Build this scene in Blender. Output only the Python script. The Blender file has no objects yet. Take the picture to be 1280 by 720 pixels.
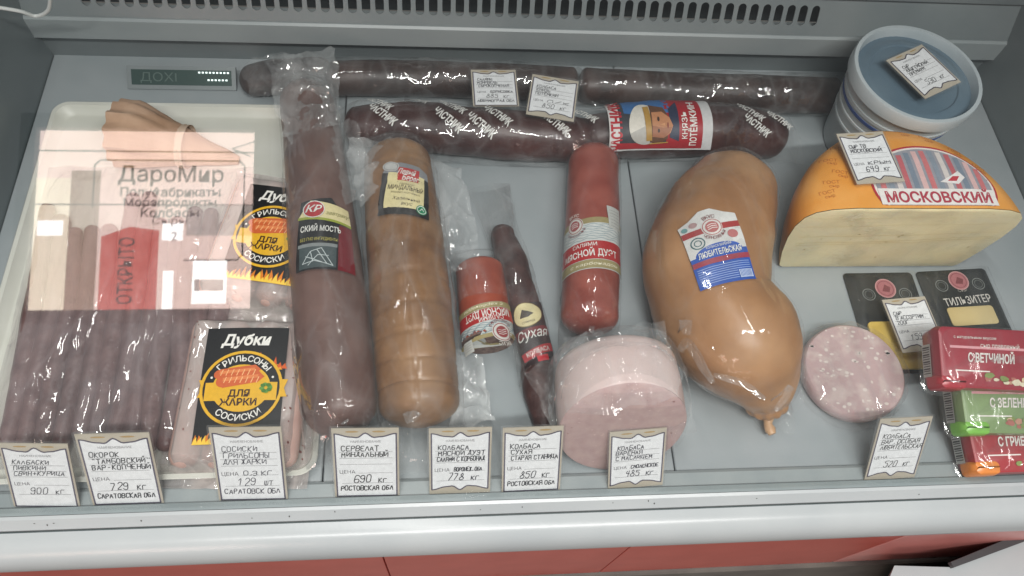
import bpy, math, random
from mathutils import Vector, Matrix, noise
from mathutils.bvhtree import BVHTree
from mathutils.geometry import tessellate_polygon

random.seed(7)
scene = bpy.context.scene
COL = scene.collection

# ------------------------------------------------------------------ camera
FPX = 967.0                                   # focal length in pixels of the 1280-wide photograph
H = 0.60                                      # camera height above the case deck (m)
VY = 1819.0
ax = Vector((9738, 68, -FPX)).normalized()    # the case's long direction as the camera sees it
ay = Vector((-(FPX * FPX + 68 * VY) / 9738, VY, -FPX)).normalized()
az = ax.cross(ay).normalized()
ROT = Matrix((ax, ay, az))


def ray(px, py):
    return ROT @ Vector((px - 640, 360 - py, -FPX))


_d = ray(640, 610)
CAM = -_d * (H / -_d.z)


def at(px, py, z=0.0):
    """the place on the level z that shows at that spot of the photograph"""
    d = ray(px, py)
    return CAM + d * ((z - CAM.z) / d.z)


def m_per_px(px, py, z=0.0):
    p = at(px, py, z)
    f = ROT @ Vector((0, 0, -1))
    return (p - CAM).dot(f) / FPX


cam_d = bpy.data.cameras.new('camera')
cam = bpy.data.objects.new('camera', cam_d)
COL.objects.link(cam)
cam.matrix_world = Matrix.Translation(CAM) @ ROT.to_4x4()
cam_d.sensor_width = 36
cam_d.lens = 36 * FPX / 1280
cam_d.clip_start = 0.01
cam_d.clip_end = 60
scene.camera = cam

# ------------------------------------------------------------------ light
w = bpy.data.worlds.new('World')
scene.world = w
w.use_nodes = True
bg = w.node_tree.nodes['Background']
bg.inputs[0].default_value = (0.92, 0.97, 1.0, 1)
bg.inputs[1].default_value = 0.20


def area(name, loc, aim, sx, sy, power, col):
    l = bpy.data.lights.new(name, 'AREA')
    l.shape = 'RECTANGLE'
    l.size, l.size_y = sx, sy
    l.energy = power
    l.color = col
    o = bpy.data.objects.new(name, l)
    COL.objects.link(o)
    o.location = loc
    o.rotation_euler = (Vector(aim) - Vector(loc)).to_track_quat('-Z', 'Y').to_euler()
    return o


area('ceiling_lamp', (-0.10, -0.02, 1.75), (-0.05, 0.0, 0), 1.5, 0.06, 12, (1.0, 0.985, 0.95))
area('ceiling_lamp', (0.15, -0.80, 1.75), (0.05, 0.1, 0), 1.5, 0.06, 22, (1.0, 0.985, 0.95))

scene.view_settings.view_transform = 'Standard'
scene.view_settings.look = 'None'
scene.view_settings.exposure = 0.44
scene.view_settings.gamma = 1.0
scene.cycles.max_bounces = 10
scene.cycles.diffuse_bounces = 3
scene.cycles.glossy_bounces = 4
scene.cycles.transmission_bounces = 6
scene.cycles.transparent_max_bounces = 24
scene.cycles.caustics_reflective = False
scene.cycles.caustics_refractive = False
scene.cycles.use_denoising = True

# ------------------------------------------------------------------ materials


def lin(c):
    return tuple((x / 12.92 if x <= 0.04045 else ((x + 0.055) / 1.055) ** 2.4) for x in (v / 255 for v in c))


MATS = {}


def surf(name, c, c2=None, rough=0.45, scale=60, bump=0.0, bscale=200, metal=0.0, sss=0.0, spec=0.5, contrast=(0.35, 0.65), coat=0.0, detail=4, stretch=None):
    """plain surface: a noise mix of two colours, with fine relief"""
    if name in MATS:
        return MATS[name]
    m = bpy.data.materials.new(name)
    m.use_nodes = True
    nt = m.node_tree
    b = nt.nodes['Principled BSDF']
    b.inputs['Roughness'].default_value = rough
    b.inputs['Metallic'].default_value = metal
    b.inputs['Specular IOR Level'].default_value = spec
    b.inputs['Coat Weight'].default_value = coat
    if sss:
        b.inputs['Subsurface Weight'].default_value = sss
        b.inputs['Subsurface Radius'].default_value = (0.006, 0.003, 0.002)
        b.inputs['Subsurface Scale'].default_value = 1.0
    tc = nt.nodes.new('ShaderNodeTexCoord')
    vec = tc.outputs['Object']
    if stretch:
        mp = nt.nodes.new('ShaderNodeMapping')
        mp.inputs['Scale'].default_value = stretch
        nt.links.new(vec, mp.inputs[0])
        vec = mp.outputs[0]
    n = nt.nodes.new('ShaderNodeTexNoise')
    n.inputs['Scale'].default_value = scale
    n.inputs['Detail'].default_value = detail
    nt.links.new(vec, n.inputs['Vector'])
    r = nt.nodes.new('ShaderNodeValToRGB')
    a = lin(c)
    z = lin(c2) if c2 else tuple(min(1, v * 1.06) for v in a)
    r.color_ramp.elements[0].position, r.color_ramp.elements[1].position = contrast
    r.color_ramp.elements[0].color = (*a, 1)
    r.color_ramp.elements[1].color = (*z, 1)
    nt.links.new(n.outputs['Fac'], r.inputs[0])
    nt.links.new(r.outputs[0], b.inputs['Base Color'])
    if bump:
        n2 = nt.nodes.new('ShaderNodeTexNoise')
        n2.inputs['Scale'].default_value = bscale
        n2.inputs['Detail'].default_value = 3
        nt.links.new(vec, n2.inputs['Vector'])
        bp = nt.nodes.new('ShaderNodeBump')
        bp.inputs['Strength'].default_value = bump
        bp.inputs['Distance'].default_value = 0.002
        nt.links.new(n2.outputs['Fac'], bp.inputs['Height'])
        nt.links.new(bp.outputs[0], b.inputs['Normal'])
    MATS[name] = m
    return m


def ink(c, rough=0.45):
    """flat print of one colour"""
    n = 'print_%02x%02x%02x' % tuple(int(v) for v in c)
    return surf(n, c, tuple(min(255, v * 1.03 + 2) for v in c), rough, 300)


def film(name, milk=0.06, refl=0.10, rough=0.06, bump=1.0, bscale=30, milk_col=(225, 228, 228), tint=(0.985, 0.985, 0.985), crease=0.22, patch=1.0):
    """clear plastic: see-through, creased, with sharp broken highlights and a little milkiness"""
    if name in MATS:
        return MATS[name]
    m = bpy.data.materials.new(name)
    m.use_nodes = True
    nt = m.node_tree
    nt.nodes.clear()
    N = nt.nodes.new

    def link(a, b):
        nt.links.new(a, b)

    def mth(op, a, b=None, c=None, clamp=False):
        n = N('ShaderNodeMath')
        n.operation = op
        n.use_clamp = clamp
        for k, v in enumerate((a, b, c)):
            if v is None:
                continue
            if isinstance(v, (int, float)):
                n.inputs[k].default_value = v
            else:
                link(v, n.inputs[k])
        return n.outputs[0]

    def tex(scale, detail, dist, off):
        mp = N('ShaderNodeMapping')
        mp.inputs['Location'].default_value = off
        mp.inputs['Scale'].default_value = (1.0, 0.38, 1.0)
        mp.inputs['Rotation'].default_value = (0, 0, off[0] * 0.07 - 0.1)
        link(tc.outputs['Object'], mp.inputs[0])
        n = N('ShaderNodeTexNoise')
        n.inputs['Scale'].default_value = scale
        n.inputs['Detail'].default_value = detail
        n.inputs['Distortion'].default_value = dist
        link(mp.outputs[0], n.inputs['Vector'])
        return n.outputs['Fac']
    tc = N('ShaderNodeTexCoord')
    r1 = mth('SUBTRACT', 1.0, mth('ABSOLUTE', mth('MULTIPLY_ADD', tex(bscale, 1.0, 0.5, (0, 0, 0)), 4.0, -2.0)), clamp=True)
    r2 = mth('SUBTRACT', 1.0, mth('ABSOLUTE', mth('MULTIPLY_ADD', tex(bscale * 2.3, 2.0, 0.6, (3, 1, 2)), 4.0, -2.0)), clamp=True)
    hgt = mth('ADD', mth('MULTIPLY', r1, 1.0), mth('MULTIPLY', r2, 0.30))
    line = mth('ADD', mth('POWER', r1, 14.0), mth('MULTIPLY', mth('POWER', r2, 12.0), 0.5), clamp=True)
    bp = N('ShaderNodeBump')
    bp.inputs['Strength'].default_value = bump
    bp.inputs['Distance'].default_value = 0.006
    link(hgt, bp.inputs['Height'])
    gl = N('ShaderNodeBsdfGlossy')
    gl.inputs['Roughness'].default_value = rough
    gl.inputs['Color'].default_value = (1, 1, 1, 1)
    link(bp.outputs[0], gl.inputs['Normal'])
    tr = N('ShaderNodeBsdfTransparent')
    tr.inputs[0].default_value = (*tint, 1)
    df = N('ShaderNodeBsdfDiffuse')
    df.inputs[0].default_value = (*lin(milk_col), 1)
    lw = N('ShaderNodeLayerWeight')
    lw.inputs['Blend'].default_value = 0.5
    fac = mth('POWER', lw.outputs['Facing'], 3.0)
    gap = mth('MULTIPLY_ADD', tex(bscale * 1.4, 3, 0.8, (2, 9, 5)), 6.0, -2.75, clamp=True)
    refl_f = mth('MULTIPLY', mth('MULTIPLY_ADD', fac, 0.30, refl), mth('MULTIPLY_ADD', gap, 1.15, 0.12))
    pt = mth('MULTIPLY_ADD', tex(26, 5, 0.6, (7, 3, 1)), 4.0, -1.7, clamp=True)
    mk = mth('MULTIPLY_ADD', pt, milk * 1.6 * patch, milk * (1 - 0.6 * patch))
    mk = mth('ADD', mk, mth('MULTIPLY', line, crease * (0.25 + milk * 2)))
    mk = mth('ADD', mk, mth('MULTIPLY', fac, 0.06 + milk), clamp=True)
    m1 = N('ShaderNodeMixShader')
    link(mk, m1.inputs[0])
    link(tr.outputs[0], m1.inputs[1])
    link(df.outputs[0], m1.inputs[2])
    m2 = N('ShaderNodeMixShader')
    link(refl_f, m2.inputs[0])
    link(m1.outputs[0], m2.inputs[1])
    link(gl.outputs[0], m2.inputs[2])
    out = N('ShaderNodeOutputMaterial')
    link(m2.outputs[0], out.inputs[0])
    MATS[name] = m
    return m


def pane_material(name, base=0.045, grow=0.6, tint=(0.982, 0.986, 0.984)):
    m = bpy.data.materials.new(name)
    m.use_nodes = True
    nt = m.node_tree
    nt.nodes.clear()
    N = nt.nodes.new
    out = N('ShaderNodeOutputMaterial')
    tr = N('ShaderNodeBsdfTransparent')
    tr.inputs[0].default_value = (*tint, 1)
    gl = N('ShaderNodeBsdfGlossy')
    gl.inputs['Roughness'].default_value = 0.016
    lw = N('ShaderNodeLayerWeight')
    pw = N('ShaderNodeMath')
    pw.operation = 'POWER'
    pw.inputs[1].default_value = 5.0
    nt.links.new(lw.outputs['Facing'], pw.inputs[0])
    ma = N('ShaderNodeMath')
    ma.operation = 'MULTIPLY_ADD'
    ma.inputs[1].default_value = grow
    ma.inputs[2].default_value = base
    nt.links.new(pw.outputs[0], ma.inputs[0])
    mx = N('ShaderNodeMixShader')
    nt.links.new(ma.outputs[0], mx.inputs[0])
    nt.links.new(tr.outputs[0], mx.inputs[1])
    nt.links.new(gl.outputs[0], mx.inputs[2])
    nt.links.new(mx.outputs[0], out.inputs[0])
    return m


def glow(name, c, strength):
    m = bpy.data.materials.new(name)
    m.use_nodes = True
    nt = m.node_tree
    nt.nodes.clear()
    out = nt.nodes.new('ShaderNodeOutputMaterial')
    e = nt.nodes.new('ShaderNodeEmission')
    e.inputs[0].default_value = (*lin(c), 1)
    e.inputs[1].default_value = strength
    nt.links.new(e.outputs[0], out.inputs[0])
    return m


# ------------------------------------------------------------------ mesh helpers


class MB:
    def __init__(self):
        self.v, self.f, self.mi, self.mats = [], [], [], []

    def slot(self, m):
        if m not in self.mats:
            self.mats.append(m)
        return self.mats.index(m)

    def add(self, vs, fs, m):
        o = len(self.v)
        k = self.slot(m)
        self.v += [Vector(p) for p in vs]
        for f in fs:
            self.f.append(tuple(i + o for i in f))
            self.mi.append(k)

    def box(self, lo, hi, m, bevel=0.0):
        x0, y0, z0 = lo
        x1, y1, z1 = hi
        b = bevel
        if b <= 0:
            vs = [(x0, y0, z0), (x1, y0, z0), (x1, y1, z0), (x0, y1, z0), (x0, y0, z1), (x1, y0, z1), (x1, y1, z1), (x0, y1, z1)]
            self.add(vs, [(3, 2, 1, 0), (4, 5, 6, 7), (0, 1, 5, 4), (1, 2, 6, 5), (2, 3, 7, 6), (3, 0, 4, 7)], m)
            return
        rings = []
        for z, i in ((z0, b), (z0 + b, 0), (z1 - b, 0), (z1, b)):
            rings.append(rrect(x0 + i, y0 + i, x1 - i, y1 - i, max(b * 1.5 - i, 1e-5), z))
        self.loft(rings, m)

    def loft(self, rings, m, caps=(True, True), closed=True):
        n = len(rings[0])
        vs = [p for r in rings for p in r]
        fs = []
        for i in range(len(rings) - 1):
            for j in range(n if closed else n - 1):
                a, b = i * n + j, i * n + (j + 1) % n
                fs.append((a, b, b + n, a + n))
        if caps[0]:
            fs.append(tuple(reversed(range(n))))
        if caps[1]:
            fs.append(tuple(range((len(rings) - 1) * n, len(rings) * n)))
        self.add(vs, fs, m)

    def prism(self, prof, x0, x1, m):
        """(y, z) outline carried along x"""
        self.loft([[(x, p[0], p[1]) for p in prof] for x in (x0, x1)], m)

    def grid(self, fn, nu, nv, m):
        vs = [fn(i / nu, j / nv) for j in range(nv + 1) for i in range(nu + 1)]
        fs = []
        for j in range(nv):
            for i in range(nu):
                a = j * (nu + 1) + i
                fs.append((a, a + 1, a + nu + 2, a + nu + 1))
        self.add(vs, fs, m)

    def bvh(self):
        return BVHTree.FromPolygons([tuple(p) for p in self.v], self.f)


def rrect(x0, y0, x1, y1, r, z, k=4):
    pts = []
    for cx, cy, a0 in ((x1 - r, y0 + r, -90), (x1 - r, y1 - r, 0), (x0 + r, y1 - r, 90), (x0 + r, y0 + r, 180)):
        for i in range(k + 1):
            a = math.radians(a0 + 90 * i / k)
            pts.append((cx + r * math.cos(a), cy + r * math.sin(a), z))
    return pts


ORG = {}


def empty(name, loc, label, cat, group=None):
    o = bpy.data.objects.new(name, None)
    COL.objects.link(o)
    o.empty_display_size = 0.02
    o.location = loc
    ORG[o.name] = Vector(loc)
    tag(o, label, cat, group)
    return o


def tag(o, label, cat, group=None):
    o['label'] = label
    o['category'] = cat
    if group:
        o['group'] = group


def obj(name, mb, parent=None, smooth=True, label=None, local=False):
    me = bpy.data.meshes.new(name)
    org = Vector((0, 0, 0))
    if parent is not None and not local:
        org = ORG[parent.name]
    me.from_pydata([tuple(p - org) for p in mb.v], [], mb.f)
    for m in mb.mats:
        me.materials.append(m)
    me.polygons.foreach_set('material_index', mb.mi)
    if smooth:
        me.polygons.foreach_set('use_smooth', [True] * len(me.polygons))
        try:
            me.set_sharp_from_angle(angle=math.radians(42))
        except Exception:
            pass
    me.update()
    o = bpy.data.objects.new(name, me)
    COL.objects.link(o)
    if parent is not None:
        o.parent = parent
        ORG[o.name] = org
    if label:
        o['label'] = label
    return o


def spline(pts, n):
    """Catmull-Rom through tuples, n samples"""
    pts = [tuple(p) for p in pts]
    k = len(pts[0])
    out = []
    m = len(pts) - 1
    for i in range(n + 1):
        t = i / n * m
        s = min(int(t), m - 1)
        u = t - s
        p0, p1, p2, p3 = pts[max(s - 1, 0)], pts[s], pts[s + 1], pts[min(s + 2, m)]
        out.append(tuple(0.5 * (2 * p1[q] + (p2[q] - p0[q]) * u + (2 * p0[q] - 5 * p1[q] + 4 * p2[q] - p3[q]) * u * u + (3 * p1[q] - p0[q] - 3 * p2[q] + p3[q]) * u ** 3) for q in range(k)))
    return out


def tube(mb, st, m, n=28, disp=None, cap0=True, cap1=True, mat_cap1=None):
    """stations (x, y, z, half width, half height); disp(i, a, p) moves a point out or in"""
    rings = []
    N = len(st)
    for i in range(N):
        p = Vector(st[i][:3])
        a = Vector(st[max(i - 1, 0)][:3])
        b = Vector(st[min(i + 1, N - 1)][:3])
        t = (b - a).normalized()
        side = t.cross(Vector((0, 0, 1)))
        if side.length < 0.15:
            side = Vector((1, 0, 0))
        side.normalize()
        up = side.cross(t).normalized()
        rw, rh = st[i][3], st[i][4]
        ring = []
        for j in range(n):
            an = 2 * math.pi * j / n
            q = p + side * (rw * math.cos(an)) + up * (rh * math.sin(an))
            if disp:
                q = q + (q - p).normalized() * disp(i / (N - 1), an, q)
            ring.append(q)
        rings.append(ring)
    mb.loft(rings, m, (cap0, cap1 and mat_cap1 is None))
    if mat_cap1 is not None:
        c = Vector(st[-1][:3])
        last = rings[-1]
        vs = [c] + [c + (q - c) * 0.5 for q in last] + list(last)
        fs = [(0, 1 + j, 1 + (j + 1) % n) for j in range(n)] + [(1 + j, 1 + n + j, 1 + n + (j + 1) % n, 1 + (j + 1) % n) for j in range(n)]
        mb.add(vs, fs, mat_cap1)


def rounded(axis, r_of, n=40, end0=0.9, end1=0.9, flat0=False, flat1=False):
    """a sausage's stations: samples of axis [(x,y,z,r)], its ends closed with round caps end0/end1 radii long"""
    s = spline(axis, n)
    st = []
    k = 7
    if flat0:
        st.append((*s[0][:3], s[0][3], s[0][3]))
    else:
        d = (Vector(s[0][:3]) - Vector(s[1][:3])).normalized()
        for i in range(k):
            a = math.pi / 2 * (1 - i / k)
            q = Vector(s[0][:3]) + d * (s[0][3] * end0 * math.sin(a))
            rr = max(s[0][3] * math.cos(a), 0.0006)
            st.append((*q, rr, rr))
    st += [(*p[:3], p[3], p[3]) for p in s]
    if not flat1:
        d = (Vector(s[-1][:3]) - Vector(s[-2][:3])).normalized()
        for i in range(1, k + 1):
            a = math.pi / 2 * i / k
            q = Vector(s[-1][:3]) + d * (s[-1][3] * end1 * math.sin(a))
            rr = max(s[-1][3] * math.cos(a), 0.0006)
            st.append((*q, rr, rr))
    return st


def axis_px(pts, lift=0.0, scale=1.0):
    """[(px, py, half width in px)] -> axis points lying on the deck"""
    out = []
    for px, py, hw in pts:
        r = 0.03
        for _ in range(4):
            r = hw * m_per_px(px, py, r + lift)
        r *= scale
        p = at(px, py, r + lift)
        out.append((p.x, p.y, r + lift, r))
    return out


def nz(p, s, seed=0):
    return noise.noise(Vector(p) * s + Vector((seed * 7.3, seed * 3.1, seed * 1.7)))


def crinkle(amp, s1, s2, seed):
    def fn(t, a, p):
        q = Vector((p[0] * s1, p[1] * s2, p[2] * s1)) + Vector((seed * 5.1, seed, 0))
        r = 1 - 2 * abs(noise.noise(q))
        r2 = 1 - 2 * abs(noise.noise(q * 2.7 + Vector((9, 1, 4))))
        return amp * (0.7 * r + 0.4 * r2 - 0.1)
    return fn


# ------------------------------------------------------------------ flat print mapped on surfaces
_TXT = {}


def text_tris(s, bold=0.0):
    key = (s, bold)
    if key in _TXT:
        return _TXT[key]
    cu = bpy.data.curves.new('lettering_source', 'FONT')
    cu.body = s
    cu.resolution_u = 2
    cu.offset = bold
    o = bpy.data.objects.new('lettering_source', cu)
    COL.objects.link(o)
    dg = bpy.context.evaluated_depsgraph_get()
    me = o.evaluated_get(dg).to_mesh()
    me.calc_loop_triangles()
    vs = [(v.co.x, v.co.y) for v in me.vertices]
    tr = [tuple(t.vertices) for t in me.loop_triangles]
    o.evaluated_get(dg).to_mesh_clear()
    bpy.data.objects.remove(o)
    bpy.data.curves.remove(cu)
    if vs:
        x0, x1 = min(v[0] for v in vs), max(v[0] for v in vs)
    else:
        x0, x1 = 0, 1
    cap = 0.7
    res = ([((v[0] - (x0 + x1) / 2) / cap, v[1] / cap - 0.5) for v in vs], tr, (x1 - x0) / cap)
    _TXT[key] = res
    return res


class Decal:
    """2-D drawing in label space (metres, origin in the middle) put on a surface by fn(u, v, h)"""

    def __init__(self, fn, step=0.006, h0=0.0003, dh=0.00015):
        self.fn, self.step, self.h0, self.dh = fn, step, h0, dh
        self.mb = MB()

    def tris(self, pts, tr, m, layer):
        h = self.h0 + self.dh * layer
        vs, fs, cache = [], [], {}

        def vid(p):
            k = (round(p[0], 7), round(p[1], 7))
            if k not in cache:
                cache[k] = len(vs)
                vs.append(self.fn(p[0], p[1], h))
            return cache[k]

        def rec(a, b, c, d):
            ls = [((a[0] - b[0]) ** 2 + (a[1] - b[1]) ** 2, 0), ((b[0] - c[0]) ** 2 + (b[1] - c[1]) ** 2, 1), ((c[0] - a[0]) ** 2 + (c[1] - a[1]) ** 2, 2)]
            l, k = max(ls)
            if l <= self.step ** 2 or d > 12:
                fs.append((vid(a), vid(b), vid(c)))
                return
            if k == 0:
                mm = ((a[0] + b[0]) / 2, (a[1] + b[1]) / 2)
                rec(a, mm, c, d + 1), rec(mm, b, c, d + 1)
            elif k == 1:
                mm = ((b[0] + c[0]) / 2, (b[1] + c[1]) / 2)
                rec(a, b, mm, d + 1), rec(a, mm, c, d + 1)
            else:
                mm = ((a[0] + c[0]) / 2, (a[1] + c[1]) / 2)
                rec(a, b, mm, d + 1), rec(mm, b, c, d + 1)

        for t in tr:
            a, b, c = (pts[i] for i in t)
            if (b[0] - a[0]) * (c[1] - a[1]) - (b[1] - a[1]) * (c[0] - a[0]) < 0:
                b, c = c, b
            rec(a, b, c, 0)
        self.mb.add(vs, fs, m)

    def poly(self, pts, m, layer=0):
        tr = tessellate_polygon([[Vector((p[0], p[1], 0)) for p in pts]])
        self.tris(pts, tr, m, layer)

    def rect(self, u0, v0, u1, v1, m, layer=0):
        self.tris([(u0, v0), (u1, v0), (u1, v1), (u0, v1)], [(0, 1, 2), (0, 2, 3)], m, layer)

    def ell(self, cu, cv, ru, rv, m, layer=0, a0=0, a1=360, n=36):
        p = [(cu, cv)] + [(cu + ru * math.cos(math.radians(a0 + (a1 - a0) * i / n)), cv + rv * math.sin(math.radians(a0 + (a1 - a0) * i / n))) for i in range(n + 1)]
        self.tris(p, [(0, i, i + 1) for i in range(1, n + 1)], m, layer)

    def ring(self, cu, cv, ru, rv, wd, m, layer=0, a0=0, a1=360, n=48):
        p, tr = [], []
        for i in range(n + 1):
            a = math.radians(a0 + (a1 - a0) * i / n)
            p += [(cu + ru * math.cos(a), cv + rv * math.sin(a)), (cu + (ru - wd) * math.cos(a), cv + (rv - wd) * math.sin(a))]
        for i in range(n):
            tr += [(2 * i, 2 * i + 1, 2 * i + 3), (2 * i, 2 * i + 3, 2 * i + 2)]
        self.tris(p, tr, m, layer)

    def line(self, pts, wd, m, layer=0):
        for a, b in zip(pts, pts[1:]):
            dx, dy = b[0] - a[0], b[1] - a[1]
            l = math.hypot(dx, dy) or 1e-9
            nx, ny = -dy / l * wd / 2, dx / l * wd / 2
            ex, ey = dx / l * wd * 0.3, dy / l * wd * 0.3
            self.tris([(a[0] - ex + nx, a[1] - ey + ny), (a[0] - ex - nx, a[1] - ey - ny), (b[0] + ex - nx, b[1] + ey - ny), (b[0] + ex + nx, b[1] + ey + ny)], [(0, 1, 2), (0, 2, 3)], m, layer)

    def text(self, s, cu, cv, h, m, layer=1, wide=None, rot=0, shear=0.0, bold=0.0, mirror=False):
        pts, tr, wd = text_tris(s, bold)
        sx = h if wide is None else wide / wd
        if mirror:
            sx = -sx
        c, q = math.cos(math.radians(rot)), math.sin(math.radians(rot))
        out = []
        for x, y in pts:
            a, b = (x + shear * y) * sx if not mirror else (x + shear * y) * sx, y * h
            out.append((cu + a * c - b * q, cv + a * q + b * c))
        self.tris(out, tr, m, layer)

    def arc_text(self, s, cu, cv, ru, rv, h, m, layer=1, mid=90, span=90, inward=False, bold=0.0):
        n = len(s)
        for i, ch in enumerate(s):
            if ch == ' ':
                continue
            t = (i + 0.5) / n - 0.5
            a = mid - t * span if not inward else mid + t * span
            r = math.radians(a)
            pts, tr, wd = text_tris(ch, bold)
            rot = math.radians(a - 90 if not inward else a + 90)
            c, q = math.cos(rot), math.sin(rot)
            x0, y0 = cu + ru * math.cos(r), cv + rv * math.sin(r)
            self.tris([(x0 + (x * c - y * q) * h, y0 + (x * q + y * c) * h) for x, y in pts], tr, m, layer)


def on_plane(o, ex, ey):
    n = ex.cross(ey).normalized()
    return lambda u, v, h: o + ex * u + ey * v + n * h


def on_mesh(bvh, o, ex, ey, n=None):
    """lay label space (o, ex, ey) down along its own normal on a surface"""
    n = (n or ex.cross(ey)).normalized()

    def fn(u, v, h):
        p = o + ex * u + ey * v
        loc, nor, _i, _d = bvh.ray_cast(p + n * 0.12, -n, 0.4)
        if loc is None:
            loc, nor, _i, _d = bvh.find_nearest(p)
            if loc is None:
                return p
        return loc + n * h
    return fn


def on_tube(bvh, o, ex, ey, r):
    """wrap label space round a roll: ey runs along it, ex round it, o lies on its top"""
    n = ex.cross(ey).normalized()
    c = o - n * r

    def fn(u, v, h):
        a = max(-1.9, min(1.9, u / r))
        d = n * math.cos(a) + ex * math.sin(a)
        p = c + ey * v
        loc, nor, _i, _d = bvh.ray_cast(p + d * 0.15, -d, 0.3)
        if loc is None:
            loc = p + d * r
        return loc + d * h
    return fn


def arc(wd, r, most=0.96):
    """arc length over a roll of radius r that looks wd wide from above"""
    return 2 * r * math.asin(min(most, wd / 2 / r))


def frame_px(tl, tr, br, bl, z):
    """label centre, directions and size from its four corners at the level z"""
    a, b, c, d = (at(*p, z) for p in (tl, tr, br, bl))
    o = (a + b + c + d) / 4
    ex = ((b + c) - (a + d)) / 2
    ey = ((a + b) - (c + d)) / 2
    wd, ht = ex.length, ey.length
    ex = ex / wd
    ey = (ey - ex * ey.dot(ex)).normalized()
    return o, ex, ey, wd, ht


# ------------------------------------------------------------------ hand lettering (strokes on a 4 x 6 grid)
PEN = {
    'А': '00 26 40|12 32', 'Б': '46 06 00 30 41 42 33 03', 'В': '00 06 36 45 44 33 03|33 42 41 30 00', 'Г': '00 06 46', 'Д': '00 01 41 40|11 26 36 31',
    'Е': '46 06 00 40|03 33', 'Ё': '46 06 00 40|03 33|17 18|37 38', 'Ж': '20 26|06 23 00|46 23 40', 'З': '05 16 36 45 44 33 13|33 42 41 30 10 01',
    'И': '06 00 46 40', 'Й': '06 00 46 40|18 27 38', 'К': '00 06|46 03 40', 'Л': '00 26 40', 'М': '00 06 22 46 40', 'Н': '00 06|40 46|03 43',
    'О': '10 01 05 16 36 45 41 30 10', 'П': '00 06 46 40', 'Р': '00 06 36 45 44 33 03', 'С': '45 36 16 05 01 10 30 41', 'Т': '06 46|26 20',
    'У': '06 23|46 10 00', 'Ф': '20 26|15 04 03 12 32 43 44 35 15', 'Х': '00 46|06 40', 'Ц': '06 01 41 40|36 31', 'Ч': '06 04 13 43|46 40',
    'Ш': '06 00 40 46|26 20', 'Щ': '06 01 41 46|26 21|41 50', 'Ь': '06 00 30 41 42 33 03', 'Ы': '06 00 20 31 32 23 03|46 40', 'Ъ': '06 16 10 30 41 42 33 13',
    'Э': '05 16 36 45 41 30 10 01|13 43', 'Ю': '00 06|03 13|20 11 15 26 36 45 41 30 20', 'Я': '40 46 16 05 04 13 43|13 00',
    '0': '10 01 05 16 36 45 41 30 10', '1': '04 26 20', '2': '05 16 36 45 44 00 40', '3': '05 16 36 45 44 33 13|33 42 41 30 10 01', '4': '16 03 43|36 30',
    '5': '46 06 04 34 43 41 30 10 01', '6': '45 36 16 05 01 10 30 41 42 33 13 02', '7': '06 46 10', '8': '23 14 15 26 35 34 23 02 01 10 30 41 42 23',
    '9': '01 10 30 41 45 36 16 05 04 13 33 44', '-': '13 33', '.': '20 21', ',': '21 10', '+': '03 43|25 21', '/': '00 46', '"': '15 16|35 36',
}


def chaikin(p):
    if len(p) < 3:
        return p
    o = [p[0]]
    for a, b in zip(p, p[1:]):
        o += [(a[0] * 0.78 + b[0] * 0.22, a[1] * 0.78 + b[1] * 0.22), (a[0] * 0.22 + b[0] * 0.78, a[1] * 0.22 + b[1] * 0.78)]
    o.append(p[-1])
    return o


def pen(dec, s, u, v, h, m, wide=None, wd=0.0006, slant=0.12, rng=random, layer=3):
    """hand-printed line starting at (u, v)"""
    adv = h * 0.86
    if wide:
        adv = wide / max(len(s), 1)
    gw = adv * 0.70 / 4
    gh = h / 6
    x = u
    for ch in s.upper():
        if ch in PEN:
            jy = rng.uniform(-0.05, 0.05) * h
            sc = rng.uniform(0.92, 1.08)
            sl = slant + rng.uniform(-0.06, 0.06)
            for st in PEN[ch].split('|'):
                p = [(int(q[0]) + rng.uniform(-.18, .18), int(q[1]) + rng.uniform(-.18, .18)) for q in st.split()]
                p = chaikin(p)
                dec.line([(x + gw * a * sc + sl * gh * b, v + jy + gh * b * sc) for a, b in p], wd, m, layer)
        x += adv * (0.55 if ch in ' .,' else 1)
    return x

# ================================================================== the display case
LEAN = math.radians(55)
GDIR = Vector((0, math.cos(LEAN), math.sin(LEAN)))
XL, XR = -0.432, 0.535
YB = 0.442

def worn(m):
    # wiped smears: the sheen varies, the colour a little
    nt = m.node_tree
    b_ = nt.nodes['Principled BSDF']
    tc = nt.nodes.new('ShaderNodeTexCoord')
    mp = nt.nodes.new('ShaderNodeMapping')
    mp.inputs['Scale'].default_value = (1, 3.5, 1)
    mp.inputs['Rotation'].default_value = (0, 0, 0.5)
    n = nt.nodes.new('ShaderNodeTexNoise')
    n.inputs['Scale'].default_value = 9
    n.inputs['Detail'].default_value = 7
    n.inputs['Distortion'].default_value = 1.5
    r = nt.nodes.new('ShaderNodeMapRange')
    r.inputs['From Min'].default_value = 0.35
    r.inputs['From Max'].default_value = 0.65
    r.inputs['To Min'].default_value = 0.30
    r.inputs['To Max'].default_value = 0.42
    nt.links.new(tc.outputs['Object'], mp.inputs[0])
    nt.links.new(mp.outputs[0], n.inputs['Vector'])
    nt.links.new(n.outputs['Fac'], r.inputs['Value'])
    nt.links.new(r.outputs[0], b_.inputs['Roughness'])


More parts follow.
